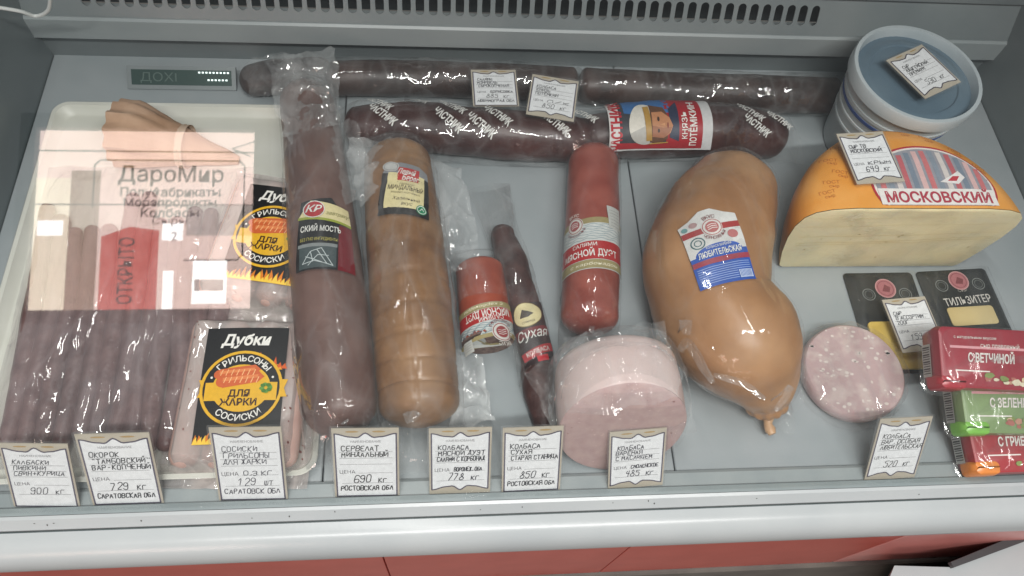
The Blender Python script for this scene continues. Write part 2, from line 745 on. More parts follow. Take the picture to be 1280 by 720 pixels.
m_deck = surf('deck_enamel', (152, 160, 163), (162, 168, 171), 0.32, 14, 0.05, 400, spec=0.5)
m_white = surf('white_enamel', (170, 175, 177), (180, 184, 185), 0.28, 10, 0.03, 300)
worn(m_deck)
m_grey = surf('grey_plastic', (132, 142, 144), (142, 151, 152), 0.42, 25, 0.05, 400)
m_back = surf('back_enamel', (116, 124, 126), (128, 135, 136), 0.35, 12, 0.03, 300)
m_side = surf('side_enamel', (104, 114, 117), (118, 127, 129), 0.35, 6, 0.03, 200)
m_dark = surf('dark_duct', (40, 46, 46), (54, 60, 60), 0.6, 40)
m_joint = surf('joint_sealant', (70, 80, 82), (84, 92, 94), 0.6, 60)
m_red = surf('red_laminate', (184, 78, 66), (192, 86, 74), 0.35, 30, 0.04, 300)
m_plinth = surf('plinth_grey', (98, 92, 88), (112, 106, 100), 0.6, 30)

case = empty('display_case', (0.05, 0.2, 0), 'white refrigerated counter case with slotted vent, red base and slanted front glass', 'display case')

# deck in panels with a hairline joint between them
xs = [XL, -0.145, 0.1315, XR]
for i in range(3):
    b = MB()
    b.box((xs[i] + 0.0006, -0.0053, -0.012), (xs[i + 1] - 0.0006, YB, 0.0), m_deck, 0.0008)
    obj('deck_panel', b, case)
b = MB()
b.box((XL, 0.002, -0.016), (XR, YB, -0.0125), m_joint)
obj('deck_underlay', b, case)

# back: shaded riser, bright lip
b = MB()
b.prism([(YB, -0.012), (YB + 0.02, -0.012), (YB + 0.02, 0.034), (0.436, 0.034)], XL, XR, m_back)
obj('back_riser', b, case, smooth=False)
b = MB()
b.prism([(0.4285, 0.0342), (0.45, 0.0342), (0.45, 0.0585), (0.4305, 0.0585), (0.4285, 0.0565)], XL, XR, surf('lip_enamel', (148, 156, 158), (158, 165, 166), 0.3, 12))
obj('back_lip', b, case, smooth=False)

# vent panel: a sheet leaning back with real stadium slots
GA = math.radians(62)
g_o = Vector((XL + 0.052, 0.4315, 0.0588))
g_v = Vector((0, math.cos(GA), math.sin(GA)))
g_n = Vector((0, -math.sin(GA), math.cos(GA)))
pitch, g_h, s_w, s_h = 0.01262, 0.040, 0.0082, 0.0195
ns = int((0.335 - g_o.x) / pitch)
b = MB()
t_sheet = 0.0012
for k in range(ns):
    x0 = g_o.x + k * pitch
    outer, inner = [], []
    cx, cv = x0 + pitch / 2, 0.0195
    for q in range(24):
        a = 2 * math.pi * q / 24
        ca, sa = math.cos(a), math.sin(a)
        inner.append((cx + s_w / 2 * ca, cv + (s_h - s_w) / 2 * (1 if sa > 1e-6 else (-1 if sa < -1e-6 else 0)) + s_w / 2 * sa))
        t = min((pitch / 2) / abs(ca) if abs(ca) > 1e-6 else 9, (g_h / 2) / abs(sa) if abs(sa) > 1e-6 else 9)
        op = (cx + t * ca, g_h / 2 + t * sa)
        if q in (5, 7, 17, 19):
            op = (cx + math.copysign(pitch / 2, ca), g_h / 2 + math.copysign(g_h / 2, sa))
        outer.append(op)
    P = lambda c, h: Vector((c[0], g_o.y, g_o.z)) + g_v * c[1] + g_n * h
    vs = [P(c, 0) for c in outer] + [P(c, 0) for c in inner] + [P(c, -t_sheet) for c in inner]
    fs = []
    for q in range(24):
        r = (q + 1) % 24
        fs += [(q, r, 24 + r, 24 + q), (24 + q, 24 + r, 48 + r, 48 + q)]
    b.add(vs, fs, m_back)
obj('vent_grille', b, case, smooth=False)
for xa, xb in ((XL, g_o.x), (g_o.x + ns * pitch, XR)):
    b = MB()
    p = [g_o + g_v * 0, g_o + g_v * g_h]
    b.add([(xa, p[0].y, p[0].z), (xb, p[0].y, p[0].z), (xb, p[1].y, p[1].z), (xa, p[1].y, p[1].z)], [(0, 1, 2, 3)], m_back)
    obj('vent_margin', b, case, smooth=False)
b = MB()
b.box((XL, 0.472, 0.04), (XR, 0.476, 0.12), m_dark)
obj('vent_cavity', b, case)
gt = g_o + g_v * g_h
b = MB()
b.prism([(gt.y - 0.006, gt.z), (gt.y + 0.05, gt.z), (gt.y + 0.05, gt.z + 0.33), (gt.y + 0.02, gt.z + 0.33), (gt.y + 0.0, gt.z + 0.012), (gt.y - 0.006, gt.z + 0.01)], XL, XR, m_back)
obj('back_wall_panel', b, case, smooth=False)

# sides
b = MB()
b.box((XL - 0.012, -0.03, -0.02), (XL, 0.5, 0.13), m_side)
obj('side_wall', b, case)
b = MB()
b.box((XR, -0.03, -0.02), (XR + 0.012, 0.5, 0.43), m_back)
obj('side_wall', b, case)
# top shelf over the back half, outside the picture, shades the back of the deck
b = MB()
b.box((XL - 0.02, 0.27, 0.395), (XR + 0.02, 0.53, 0.42), m_white, 0.004)
obj('top_shelf', b, case)

XA, XB2 = -0.62, 0.72
b = MB()
b.prism([(-0.0054, -0.012), (-0.0054, 0.0095), (-0.0108, 0.0098), (-0.0108, -0.012)], XA, XB2, m_grey)
obj('front_rail', b, case, smooth=False)
b = MB()
b.prism([(0.0085, 0.0003), (0.0085, 0.0035), (0.0062, 0.0052), (-0.0052, 0.0052), (-0.0052, 0.0003)], XL, XR, surf('rail_lip', (150, 158, 160), (160, 167, 168), 0.35, 30))
obj('ticket_ledge', b, case, smooth=False)
b = MB()
b.prism([(-0.011, -0.014), (-0.011, 0.0085), (-0.0135, 0.0078), (-0.0192, 0.0008), (-0.0196, -0.014)], XA, XB2, m_white)
obj('front_sill', b, case, smooth=False)
b = MB()
b.prism([(-0.0197, -0.014), (-0.0197, -0.0012), (-0.0206, -0.0012), (-0.0206, -0.014)], XA, XB2, m_joint)
obj('sill_gasket', b, case, smooth=False)
prof = [(-0.0207, -0.05), (-0.0207, -0.0006)]
for i in range(11):
    a = math.radians(90 - 105 * i / 10)
    prof.append((-0.026 - 0.0172 * math.cos(a), -0.0235 + 0.0229 * math.sin(a)))
prof += [(-0.040, -0.034), (-0.036, -0.05)]
b = MB()
b.prism(prof, XA, XB2, m_white)
obj('front_fascia', b, case)
m_redreflect = surf('red_laminate_reflection', (200, 124, 118), (208, 134, 128), 0.3, 30, 0.04, 300)  # reflection on the red base, painted in as a paler panel colour
x_reflect = at(1110, 690, -0.08).x
for x0, x1, mm in ((XA, -0.1015, m_red), (-0.1005, 0.0985, m_red), (0.0995, x_reflect - .0005, m_red), (x_reflect + .0005, XB2, m_redreflect)):
    b = MB()
    b.box((x0, -0.040, -0.185), (x1, -0.030, -0.036), mm, 0.0006)
    obj('base_panel', b, case)
b = MB()
b.box((XA, -0.028, -0.185), (XB2, -0.020, -0.036), m_dark)
obj('base_backing', b, case)
b = MB()
b.box((XA, -0.044, -0.40), (XB2, -0.030, -0.1865), m_plinth, 0.002)
obj('plinth', b, case)

D = Decal(lambda u, v, h: Vector((u, -0.0150 + v * 0.63, 0.0060 + v * 0.78 + h)), step=.05, h0=0.0003)
rng = random.Random(9)
for q in range(14):
    D.ell(rng.uniform(-.35, .42), rng.uniform(-.003, .001), rng.uniform(.0003, .0008), rng.uniform(.0003, .0009), ink((70, 68, 66)), 0, n=7)
obj('dirt_specks', D.mb, case)['kind'] = 'stuff'

# slanted front glass in its rail
m_glass = pane_material('case_glass')
b = MB()
g0 = Vector((0, -0.0062, 0.0100))
gn = Vector((0, -math.sin(LEAN), math.cos(LEAN)))
L = 0.47
pts = []
for hh in (0.0, 0.004):
    for x, s in ((XL - 0.01, 0), (XR + 0.01, 0), (XR + 0.01, L), (XL - 0.01, L)):
        pts.append(Vector((x, g0.y, g0.z)) + GDIR * s + gn * hh)
b.add(pts, [(0, 3, 2, 1), (4, 5, 6, 7), (0, 1, 5, 4), (1, 2, 6, 5), (2, 3, 7, 6), (3, 0, 4, 7)], m_glass)
obj('front_glass', b, case, smooth=False)

# neighbouring white counter edge low in the corner of the picture
nb = empty('counter_corner', at(1230, 712, -0.16), 'white counter corner with dark grey trim at the lower right edge', 'counter')
b = MB()
ZC = -0.10
top = [at(q, w_, ZC) for q, w_ in ((1112, 722), (1118, 707), (1188, 709), (1285, 674), (1330, 668), (1330, 740), (1112, 740))]
b.loft([[Vector((p.x + dx_, p.y, z)) for p in top][::-1] for z, dx_ in ((-0.86, 0.35), (ZC, 0.0))], m_white)
obj('counter_top', b, nb, smooth=False)
b = MB()
e0, e1 = at(1186, 708, ZC), at(1300, 666, ZC)
dv = (e1 - e0).normalized()
nv_ = Vector((-dv.y, dv.x, 0))
b.loft([[e0 + nv_ * a + Vector((0, 0, c)) for a, c in ((-.002, .001), (.003, .001), (.003, .006), (-.002, .006))], [e1 + nv_ * a + Vector((0, 0, c)) for a, c in ((-.002, .001), (.006, .001), (.006, .006), (-.002, .006))]], surf('dark_trim', (70, 70, 72), None, .4))
obj('edge_trim', b, nb, smooth=False)

# ground of the shop far below, only to close the place off
b = MB()
b.box((-4, -4, -0.92), (4, 3, -0.86), surf('floor_tiles', (120, 116, 110), (138, 133, 126), 0.4, 3))
o = obj('floor', b)
o['kind'] = 'structure'

# ------------------------------------------------------------------ daylit shop window, seen mirrored in the glass
win = empty('shop_window', (-1.18, -2.5, 0.45), 'daylit pink shop window with lettering, mirrored in the case glass above the tray', 'window')
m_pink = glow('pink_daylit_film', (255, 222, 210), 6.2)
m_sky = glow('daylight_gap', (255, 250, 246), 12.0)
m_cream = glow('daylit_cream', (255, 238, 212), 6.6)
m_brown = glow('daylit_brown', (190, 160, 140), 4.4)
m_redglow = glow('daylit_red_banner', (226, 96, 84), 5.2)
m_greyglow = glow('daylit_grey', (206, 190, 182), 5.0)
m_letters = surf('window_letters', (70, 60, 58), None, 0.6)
wx = lambda u, v, h: Vector((u, -2.5 + h, v))
D = Decal(wx, step=5, h0=0.0, dh=0.004)
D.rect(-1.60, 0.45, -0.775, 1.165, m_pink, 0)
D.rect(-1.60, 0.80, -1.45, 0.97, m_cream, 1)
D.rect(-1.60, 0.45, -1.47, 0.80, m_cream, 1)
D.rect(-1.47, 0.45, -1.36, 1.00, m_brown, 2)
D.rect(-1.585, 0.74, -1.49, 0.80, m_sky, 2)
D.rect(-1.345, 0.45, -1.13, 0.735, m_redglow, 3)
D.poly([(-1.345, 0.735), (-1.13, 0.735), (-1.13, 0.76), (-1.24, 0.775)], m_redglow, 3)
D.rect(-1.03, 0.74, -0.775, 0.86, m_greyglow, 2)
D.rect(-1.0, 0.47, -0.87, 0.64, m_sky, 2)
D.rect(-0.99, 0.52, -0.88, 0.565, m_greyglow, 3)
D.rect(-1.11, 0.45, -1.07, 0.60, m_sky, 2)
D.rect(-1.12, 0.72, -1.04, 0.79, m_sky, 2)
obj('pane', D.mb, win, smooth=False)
D = Decal(wx, step=5, h0=0.02, dh=0.003)
# lettering stands on the far side of the pane: reversed from inside, so it reads the right way round in the reflection
D.text('ДароМир', -1.09, 0.985, 0.062, m_letters, 0, wide=0.40, mirror=False, bold=0.01)
D.text('Полуфабрикаты', -1.09, 0.912, 0.034, m_letters, 0, wide=0.38, bold=0.02)
D.text('Морепродукты', -1.09, 0.870, 0.032, m_letters, 0, wide=0.35, bold=0.02)
D.text('Колбасы', -1.09, 0.828, 0.032, m_letters, 0, wide=0.22, bold=0.02)
D.text('Сыры', -1.09, 0.797, 0.028, m_letters, 0, wide=0.13)
D.text('2', -1.07, 0.735, 0.036, m_letters, 0)
D.text('ОТКРЫТО', -1.245, 0.60, 0.055, surf('banner_letters', (120, 58, 50), None, 0.6), 0, wide=0.26, rot=90, bold=0.01)
fr = [(-1.36, 1.04), (-0.83, 1.04), (-0.81, 1.02), (-0.81, 0.66), (-0.83, 0.64), (-1.03, 0.64)]
D.line(fr, 0.006, m_letters, 0)
D.line([(-1.36, 1.04), (-1.38, 1.02), (-1.38, 0.85)], 0.006, m_letters, 0)
D.line([(-1.60, 1.075), (-0.775, 1.075)], 0.006, surf('window_bar', (150, 120, 110), None, 0.6), 1)
D.line([(-1.60, 0.86), (-0.775, 0.86)], 0.005, MATS['window_bar'], 1)
D.line([(-0.79, 1.06), (-0.86, 1.09), (-0.775, 1.12)], 0.005, m_letters, 1)
obj('lettering', D.mb, win, smooth=False)
b = MB()
for x0, z0, x1, z1 in ((-1.66, 0.40, -1.602, 1.225), (-0.773, 0.40, -0.72, 1.225), (-1.602, 0.40, -0.773, 0.448), (-1.602, 1.167, -0.773, 1.225)):
    b.box((x0, -2.53, z0), (x1, -2.47, z1), surf('window_frame_grey', (60, 60, 60), (72, 70, 70), 0.5))
obj('frame', b, win, smooth=False)
# ------------------------------------------------------------------ dark temperature strip at the back
ta, tb = at(165, 107, 0.004), at(290, 109, 0.004)
sg = empty('temperature_display', (ta.x, ta.y, 0), 'dark green strip display with white dots at the back behind the tray', 'display')
txv = (tb - ta).normalized()
tuv = Vector((0, 0.80, 0.60))
tn = txv.cross(tuv).normalized()
tl_ = (tb - ta).length
b = MB()
tf_ = lambda u, v, h: ta + txv * u + tuv * v + tn * h
for (u0, v0, u1, v1, h0, h1, mm) in ((-.004, -.003, tl_ + .004, .019, -.004, 0.0, m_back),):
    b.add([tf_(u, v, h) for h in (h0, h1) for u, v in ((u0, v0), (u1, v0), (u1, v1), (u0, v1))], [(3, 2, 1, 0), (4, 5, 6, 7), (0, 1, 5, 4), (1, 2, 6, 5), (2, 3, 7, 6), (3, 0, 4, 7)], mm)
obj('housing', b, sg, smooth=False)
D = Decal(tf_, step=0.05, h0=0.0004, dh=0.0003)
D.rect(0, 0.001, tl_, 0.0155, surf('display_glass', (44, 66, 62), (54, 76, 71), 0.2, 20), 0)
D.text('ДОХI', tl_ * .27, 0.0085, 0.008, ink((66, 88, 82)), 1, wide=tl_ * .36)
obj('screen', D.mb, sg, smooth=False)
D = Decal(tf_, step=0.05, h0=0.0010)
mdot = glow('display_dots', (225, 240, 236), 1.6)
for i in range(9):
    D.rect(tl_ * (.67 + .036 * i), 0.0125, tl_ * (.69 + .036 * i), 0.0140, mdot, 1)
    if i < 6:
        D.rect(tl_ * (.76 + .036 * i), 0.0055, tl_ * (.78 + .036 * i), 0.0070, mdot, 1)
obj('lamp_dots', D.mb, sg, smooth=False)['kind'] = 'stuff'


# ================================================================== goods
f_clear = film('clear_bag', 0.03, 0.09, 0.06, 1.0, 16)
f_milky = film('milky_bag', 0.12, 0.10, 0.07, 1.0, 17)
f_body = film('smooth_bag', 0.015, 0.11, 0.07, 1.0, 14, patch=0.3)
f_tight = film('tight_wrap', 0.01, 0.06, 0.07, 1.0, 15, crease=0.12)
f_tray = film('vacuum_film', 0.46, 0.10, 0.06, 1.0, 20, patch=0.5, milk_col=(206, 196, 192))
white = ink((222, 222, 216))
black = ink((24, 24, 26))
redp = ink((176, 30, 40))
cream = ink((222, 210, 160))
goldp = ink((206, 160, 48))

# ---- white tray
tr_x0, tr_x1, tr_y0, tr_y1 = -0.412, -0.148, 0.012, 0.372
b = MB()
m_tray = surf('cream_plastic', (204, 204, 194), (214, 214, 206), 0.4, 20, 0.03, 200)
rings = [rrect(tr_x0 + 0.008, tr_y0 + 0.008, tr_x1 - 0.008, tr_y1 - 0.008, 0.012, 0.0006, 6),
         rrect(tr_x0 + 0.001, tr_y0 + 0.001, tr_x1 - 0.001, tr_y1 - 0.001, 0.014, 0.0100, 6),
         rrect(tr_x0, tr_y0, tr_x1, tr_y1, 0.015, 0.0106, 6),
         rrect(tr_x0 + 0.0008, tr_y0 + 0.0008, tr_x1 - 0.0008, tr_y1 - 0.0008, 0.014, 0.0112, 6),
         rrect(tr_x0 + 0.004, tr_y0 + 0.004, tr_x1 - 0.004, tr_y1 - 0.004, 0.012, 0.0108, 6),
         rrect(tr_x0 + 0.009, tr_y0 + 0.009, tr_x1 - 0.009, tr_y1 - 0.009, 0.010, 0.0028, 6),
         rrect(tr_x0 + 0.011, tr_y0 + 0.011, tr_x1 - 0.011, tr_y1 - 0.011, 0.009, 0.0022, 6)]
b.loft(rings, m_tray)
o = obj('plastic_tray', b)
tag(o, 'shallow cream plastic tray under the packs of thin sausages', 'tray')

# ---- paper cone at the back of the tray
m_kraft = surf('kraft_paper', (168, 134, 108), (190, 158, 132), 0.75, 40, 0.3, 160)
ca_, cb_ = at(150, 168, 0.030), at(298, 199, 0.010)
root = empty('paper_cone', (ca_.x, ca_.y, 0.003), 'brown paper cone with a pleated open end lying at the back of the tray', 'paper cone')
b = MB()
cst = []
for i in range(30):
    t = i / 29
    p = ca_.lerp(cb_, t)
    r_ = 0.031 * (1 - t) + 0.0035
    if i < 5:
        r_ *= 0.86 + 0.035 * i
    cst.append((p.x, p.y, 0.0045 + r_ * .9, r_, r_ * .86))
tube(b, cst, m_kraft, 64, lambda t, a, p: 0.0022 * math.sin(13 * a + 2 * t) * max(0, 1 - t * 2.2) + 0.0010 * (1 - 2 * abs(nz(p, 60))), cap0=False)
for k_, p in enumerate(b.v):
    if p.z < 0.0034:
        p.z = 0.0034
obj('wrapper', b, root)
b = MB()
tube(b, [(q[0], q[1], q[2], q[3] * .80, q[4] * .80) for q in cst[2:9]], surf('cone_filling', (196, 168, 150), (210, 184, 168), 0.6, 40, 0.3, 100), 24)
obj('filling', b, root)
b = MB()
q0, q1 = cst[15], cst[17]
for kk, rr in ((0, 1.05),):
    tube(b, [(q0[0] + (q1[0] - q0[0]) * t, q0[1] + (q1[1] - q0[1]) * t, q0[2] + 0.0004, q0[3] * 1.10 + 0.0012 * math.sin(9 * t), q0[4] * 1.12) for t in (0, .25, .5, .75, 1.0)], surf('torn_edge', (200, 176, 154), None, 0.8, 60, 0.3, 200), 48, lambda t, a, p: 0.0010 * math.sin(24 * a), cap0=False, cap1=False)
obj('torn_edge', b, root)

# ---- pack of thin smoked sausages in the tray
pk = empty('smoked_sausage_pack', (-0.30, 0.13, 0.003), 'clear film pack of many thin dark smoked sausage sticks lying in the tray', 'sausage pack')
m_stick = surf('smoked_stick', (92, 68, 68), (122, 96, 94), 0.42, 90, 0.35, 260, contrast=(0.3, 0.7))
nst = 12
for i in range(nst):
    x0 = -0.375 + 0.0126 * i
    x1 = x0 - 0.010 + 0.0012 * (i - 6)
    wob = random.uniform(-.004, .004)
    ax_ = [(x0, 0.045 + random.uniform(-.008, .006), 0.0095, 0.0068), (x0 + wob, 0.10, 0.0100, 0.0082), ((x0 + x1) / 2 - wob, 0.17, 0.0105, 0.0080), (x1, 0.245 + random.uniform(-.02, .02), 0.0095, 0.0062)]
    b = MB()
    tube(b, rounded(ax_, None, 22), m_stick, 12, lambda t, a, p: 0.0007 * nz(p, 90, i) + 0.0006 * nz(p, 30, i + 3))
    obj('sausage_stick', b, pk)
b = MB()
X0, X1, Y0, Y1 = -0.392, -0.212, 0.024, 0.30


def stick_film(u, v):
    x, y = X0 + (X1 - X0) * u, Y0 + (Y1 - Y0) * v
    x -= 0.012 * v
    e = min(u, 1 - u) * (X1 - X0) / 0.018
    f = min(v, 1 - v) * (Y1 - Y0) / 0.03
    k = max(0, min(1, e)) * max(0, min(1, f))
    k = k * k * (3 - 2 * k)
    z = 0.0045 + 0.0135 * k
    rg = 1 - 2 * abs(noise.noise(Vector((x * 26, y * 13, 2))))
    rg2 = 1 - 2 * abs(noise.noise(Vector((x * 70 + y * 30, y * 50 - x * 20, 5))))
    z += 0.0022 * rg + 0.0014 * rg2 + 0.0018 * math.sin(x / 0.0126 * 2 * math.pi) * k * 0.4
    return Vector((x, y, max(z, 0.0155 * k + 0.0035)))


b.grid(stick_film, 90, 120, film('stick_bag', 0.16, 0.10, 0.06, 1.0, 15, patch=0.5, milk_col=(200, 186, 188)))
obj('plastic_film', b, pk)

# ---- grill sausage packs (two alike, built once in their own space)
m_pinksaus = surf('raw_sausage', (196, 160, 150), (212, 180, 170), 0.45, 50, 0.1, 200, sss=0.1)


def grill_label(D, w_, h_):
    D.rect(-w_ / 2, -h_ / 2, w_ / 2, h_ / 2, black, 0)
    rng = random.Random(3)
    for (base, amp, col, lay, x0, x1) in ((0.012, 0.017, ink((214, 92, 28)), 1, -0.024, 0.028), (0.011, 0.012, ink((236, 160, 44)), 2, -0.022, 0.025)):
        x = x0
        while x < x1:
            wd = rng.uniform(0.0035, 0.006)
            hh = amp * rng.uniform(0.4, 1.0) * (1 - abs((x - (x0 + x1) / 2) / (x1 - x0)) * 1.1)
            D.poly([(x, base), (x + wd, base), (x + wd * 0.7, base + hh * .6), (x + wd * rng.uniform(.3, .9), base + hh), (x + wd * .2, base + hh * 0.5)], col, lay)
            x += wd * 0.75
    for (base, amp, col, lay) in ((-h_ / 2, 0.016, ink((222, 126, 30)), 1), (-h_ / 2, 0.010, ink((244, 202, 70)), 2)):
        x = -w_ / 2
        while x < w_ / 2 - 0.004:
            wd = rng.uniform(0.0035, 0.006)
            wd = min(wd, w_ / 2 - x)
            hh = amp * rng.uniform(0.35, 1.0)
            D.poly([(x, base), (x + wd, base), (x + wd * 0.75, base + hh * .55), (x + wd * rng.uniform(.3, .9), base + hh), (x + wd * .2, base + hh * 0.5)], col, lay)
            x += wd * 0.8
    cv = -0.004
    yel = ink((228, 176, 40))
    D.poly([(-w_ / 2 - 0.001, cv + 0.007), (w_ / 2 + 0.003, cv + 0.007), (w_ / 2 + 0.0005, cv), (w_ / 2 + 0.003, cv - 0.007), (-w_ / 2 - 0.001, cv - 0.007), (-w_ / 2 + 0.002, cv)], yel, 3)
    D.ell(0, cv, 0.0305, 0.0305, yel, 4)
    D.ell(0, cv, 0.0283, 0.0283, black, 5)
    D.ell(0, cv, 0.0215, 0.0190, yel, 6)
    D.rect(-0.0265, cv - 0.010, 0.0265, cv + 0.0045, yel, 6)
    D.ring(0, cv, 0.0305, 0.0305, 0.002, yel, 6)
    D.arc_text('• ГРИЛЬСОНЫ •', 0, cv, 0.0243, 0.0240, 0.0048, ink((235, 232, 225)), 7, 90, 150, bold=0.015)
    D.arc_text('СОСИСКИ', 0, cv, 0.0243, 0.0236, 0.0048, ink((235, 232, 225)), 7, 270, 82, inward=True, bold=0.015)
    s1, s2, s3 = ink((206, 98, 50)), ink((226, 132, 76)), ink((244, 186, 130))
    for (x, y, r, k) in ((-0.003, cv + 0.0118, 0.0042, 0), (0.000, cv + 0.0058, 0.0050, 1)):
        D.ell(x - 0.014, y - 0.001, r, r * .9, s1, 8 + k)
        D.poly([(x - 0.014, y - 0.001 - r), (x + 0.012, y + 0.002 - r * .7), (x + 0.0165, y + 0.003), (x + 0.012, y + 0.003 + r * .9), (x - 0.014, y - 0.001 + r)], s1, 8 + k)
        D.poly([(x - 0.014, y - 0.001), (x + 0.012, y + 0.002), (x + 0.012, y + 0.0022 + r * .5), (x - 0.014, y - 0.001 + r * .6)], s2, 10 + k)
        for q in range(7):
            D.line([(x - 0.013 + q * 0.004, y - 0.002), (x - 0.0115 + q * 0.004, y + 0.0025)], 0.0007, s3, 12)
    gr = ink((70, 120, 40))
    for q in range(9):
        a = q * 2.4
        D.ell(0.0185 + 0.003 * math.cos(a), cv - 0.0005 + 0.0028 * math.sin(a), 0.0019, 0.0015, gr if q % 2 else ink((98, 148, 58)), 12 + q % 2, n=8)
    D.text('ДЛЯ', -0.001, cv - 0.0045, 0.0052, ink((60, 30, 16)), 9, bold=0.03)
    D.text('ЖАРКИ', -0.001, cv - 0.0115, 0.0052, ink((60, 30, 16)), 9, bold=0.03)
    D.text('Дубки', 0.0, h_ / 2 - 0.011, 0.0088, ink((236, 234, 228)), 5, wide=0.036, shear=0.2, bold=0.035)


def grill_pack(label):
    root = empty('grill_sausage_pack', (0, 0, 0), label, 'sausage pack', 'black-labelled grill sausage packs')
    W2, L2 = 0.055, 0.073
    for i in range(4):
        b = MB()
        x = -0.036 + 0.024 * i
        tube(b, rounded([(x, -0.050, 0.0125, 0.0112), (x + 0.001, 0, 0.013, 0.0118), (x, 0.050, 0.0125, 0.0112)], None, 14), m_pinksaus, 16)
        obj('raw_sausage', b, root, local=True)

    def pf(u, v):
        x, y = -W2 + 2 * W2 * u, -L2 + 2 * L2 * v
        e = min(u, 1 - u) * 2 * W2
        f = min(v, 1 - v) * 2 * L2
        k = max(0, min(1, (e - 0.005) / 0.010)) * max(0, min(1, (f - 0.008) / 0.012))
        k = k * k * (3 - 2 * k)
        z = 0.0015 + 0.0242 * k + 0.0006 * math.cos((x + 0.036) / 0.024 * 2 * math.pi) * k
        edge = 1 - k
        z += (0.0012 + 0.0022 * edge) * (1 - 2 * abs(noise.noise(Vector((x * 55, y * 55, 3))))) * (0.6 if k > .98 else 1)
        return Vector((x, y, max(z, 0.0008 + 0.0245 * k)))
    b = MB()
    b.grid(pf, 60, 76, f_tray)
    fo = obj('plastic_film', b, root, local=True)
    # label on top of the film
    D = Decal(lambda u, v, h: Vector((0.002 + u - 0.03 * v, 0.001 + v + 0.03 * u, 0.0284 - 1.2 * u * u - 0.5 * v * v + h)), step=0.008, h0=0.0004, dh=0.00016)
    grill_label(D, 0.062, 0.094)
    obj('label', D.mb, root, local=True, label='black and yellow printed label with flames')
    sp = Decal(on_mesh(b.bvh(), Vector((0, 0, 0.03)), Vector((1, 0, 0)), Vector((0, 1, 0))), step=0.02, h0=0.0007)
    rng = random.Random(5)
    mk = surf('juice_spots', (120, 70, 66), None, 0.4)
    for q in range(46):
        sx = rng.choice((-1, 1)) * rng.uniform(0.035, 0.050)
        sp.ell(sx, rng.uniform(-.062, .062), rng.uniform(.0003, .0011), rng.uniform(.0003, .0010), mk, 0, n=8)
    s = obj('juice_spots', sp.mb, root, local=True)
    s['kind'] = 'stuff'
    return root


def copy_tree(o, parent=None):
    c = o.copy()
    COL.objects.link(c)
    c.parent = parent
    for ch in list(o.children):
        copy_tree(ch, c)
    return c


gp = grill_pack('flat grill sausage pack with black flame label, behind the 129 price ticket')
gp2 = copy_tree(gp)
p = at(303, 481, 0.026)
gp.location = (p.x - 0.001, p.y - 0.002, 0.0035)
gp.rotation_euler = (0, 0, math.radians(-2))
p = at(338, 296, 0.026)
gp2.location = (p.x, p.y, 0.0035)
gp2.rotation_euler = (0, 0, math.radians(-11))
gp2['label'] = 'grill sausage pack half hidden by the long dark sausage, under the reflected window'

# ---- sausage builder


def sausage(name, label, cat, pts, mat, lift=0.0, end0=0.9, end1=0.9, flat1=False, cutmat=None, wob=0.0006, n=40, skin='casing', group=None, scale=1.0, groove=None, seg=36):
    axs = axis_px(pts, lift, scale)
    c = axs[len(axs) // 2]
    root = empty(name, (c[0], c[1], lift), label, cat, group)
    b = MB()
    st = rounded(axs, None, n, end0, end1, flat1=flat1)
    tube(b, st, mat, seg, lambda t, a, p: wob * (nz(p, 40) + 0.6 * nz(p, 110, 2)) + (groove(t, a, p) if groove else 0), cap1=not flat1)
    body = obj(skin, b, root)
    if flat1:
        # cut face, a slice of its own look
        cb = MB()
        cc = Vector(st[-1][:3])
        d = (cc - Vector(st[-3][:3])).normalized()
        ring = b.v[-36:] if not cutmat else None
        side = d.cross(Vector((0, 0, 1))).normalized()
        up = side.cross(d)
        r = st[-1][3]
        rings = []
        for rr, off in ((1.0, 0.0), (0.985, 0.0006), (0.6, 0.0012), (0.25, 0.0014), (0.01, 0.0015)):
            rings.append([cc + (side * math.cos(2 * math.pi * j / 36) + up * math.sin(2 * math.pi * j / 36)) * (r * rr) + d * off for j in range(36)])
        cb.loft(rings, cutmat, (False, True))
        obj('cut_face', cb, root)
    return root, b, axs, st


def band(mb, st, t0, t1, grow, m, n=36):
    """a sleeve round the sausage between two places of its length"""
    k0, k1 = int(t0 * (len(st) - 1)), int(t1 * (len(st) - 1))
    tube(mb, [(*s[:3], s[3] + grow, s[4] + grow) for s in st[k0:k1 + 1]], m, n, cap0=False, cap1=False)


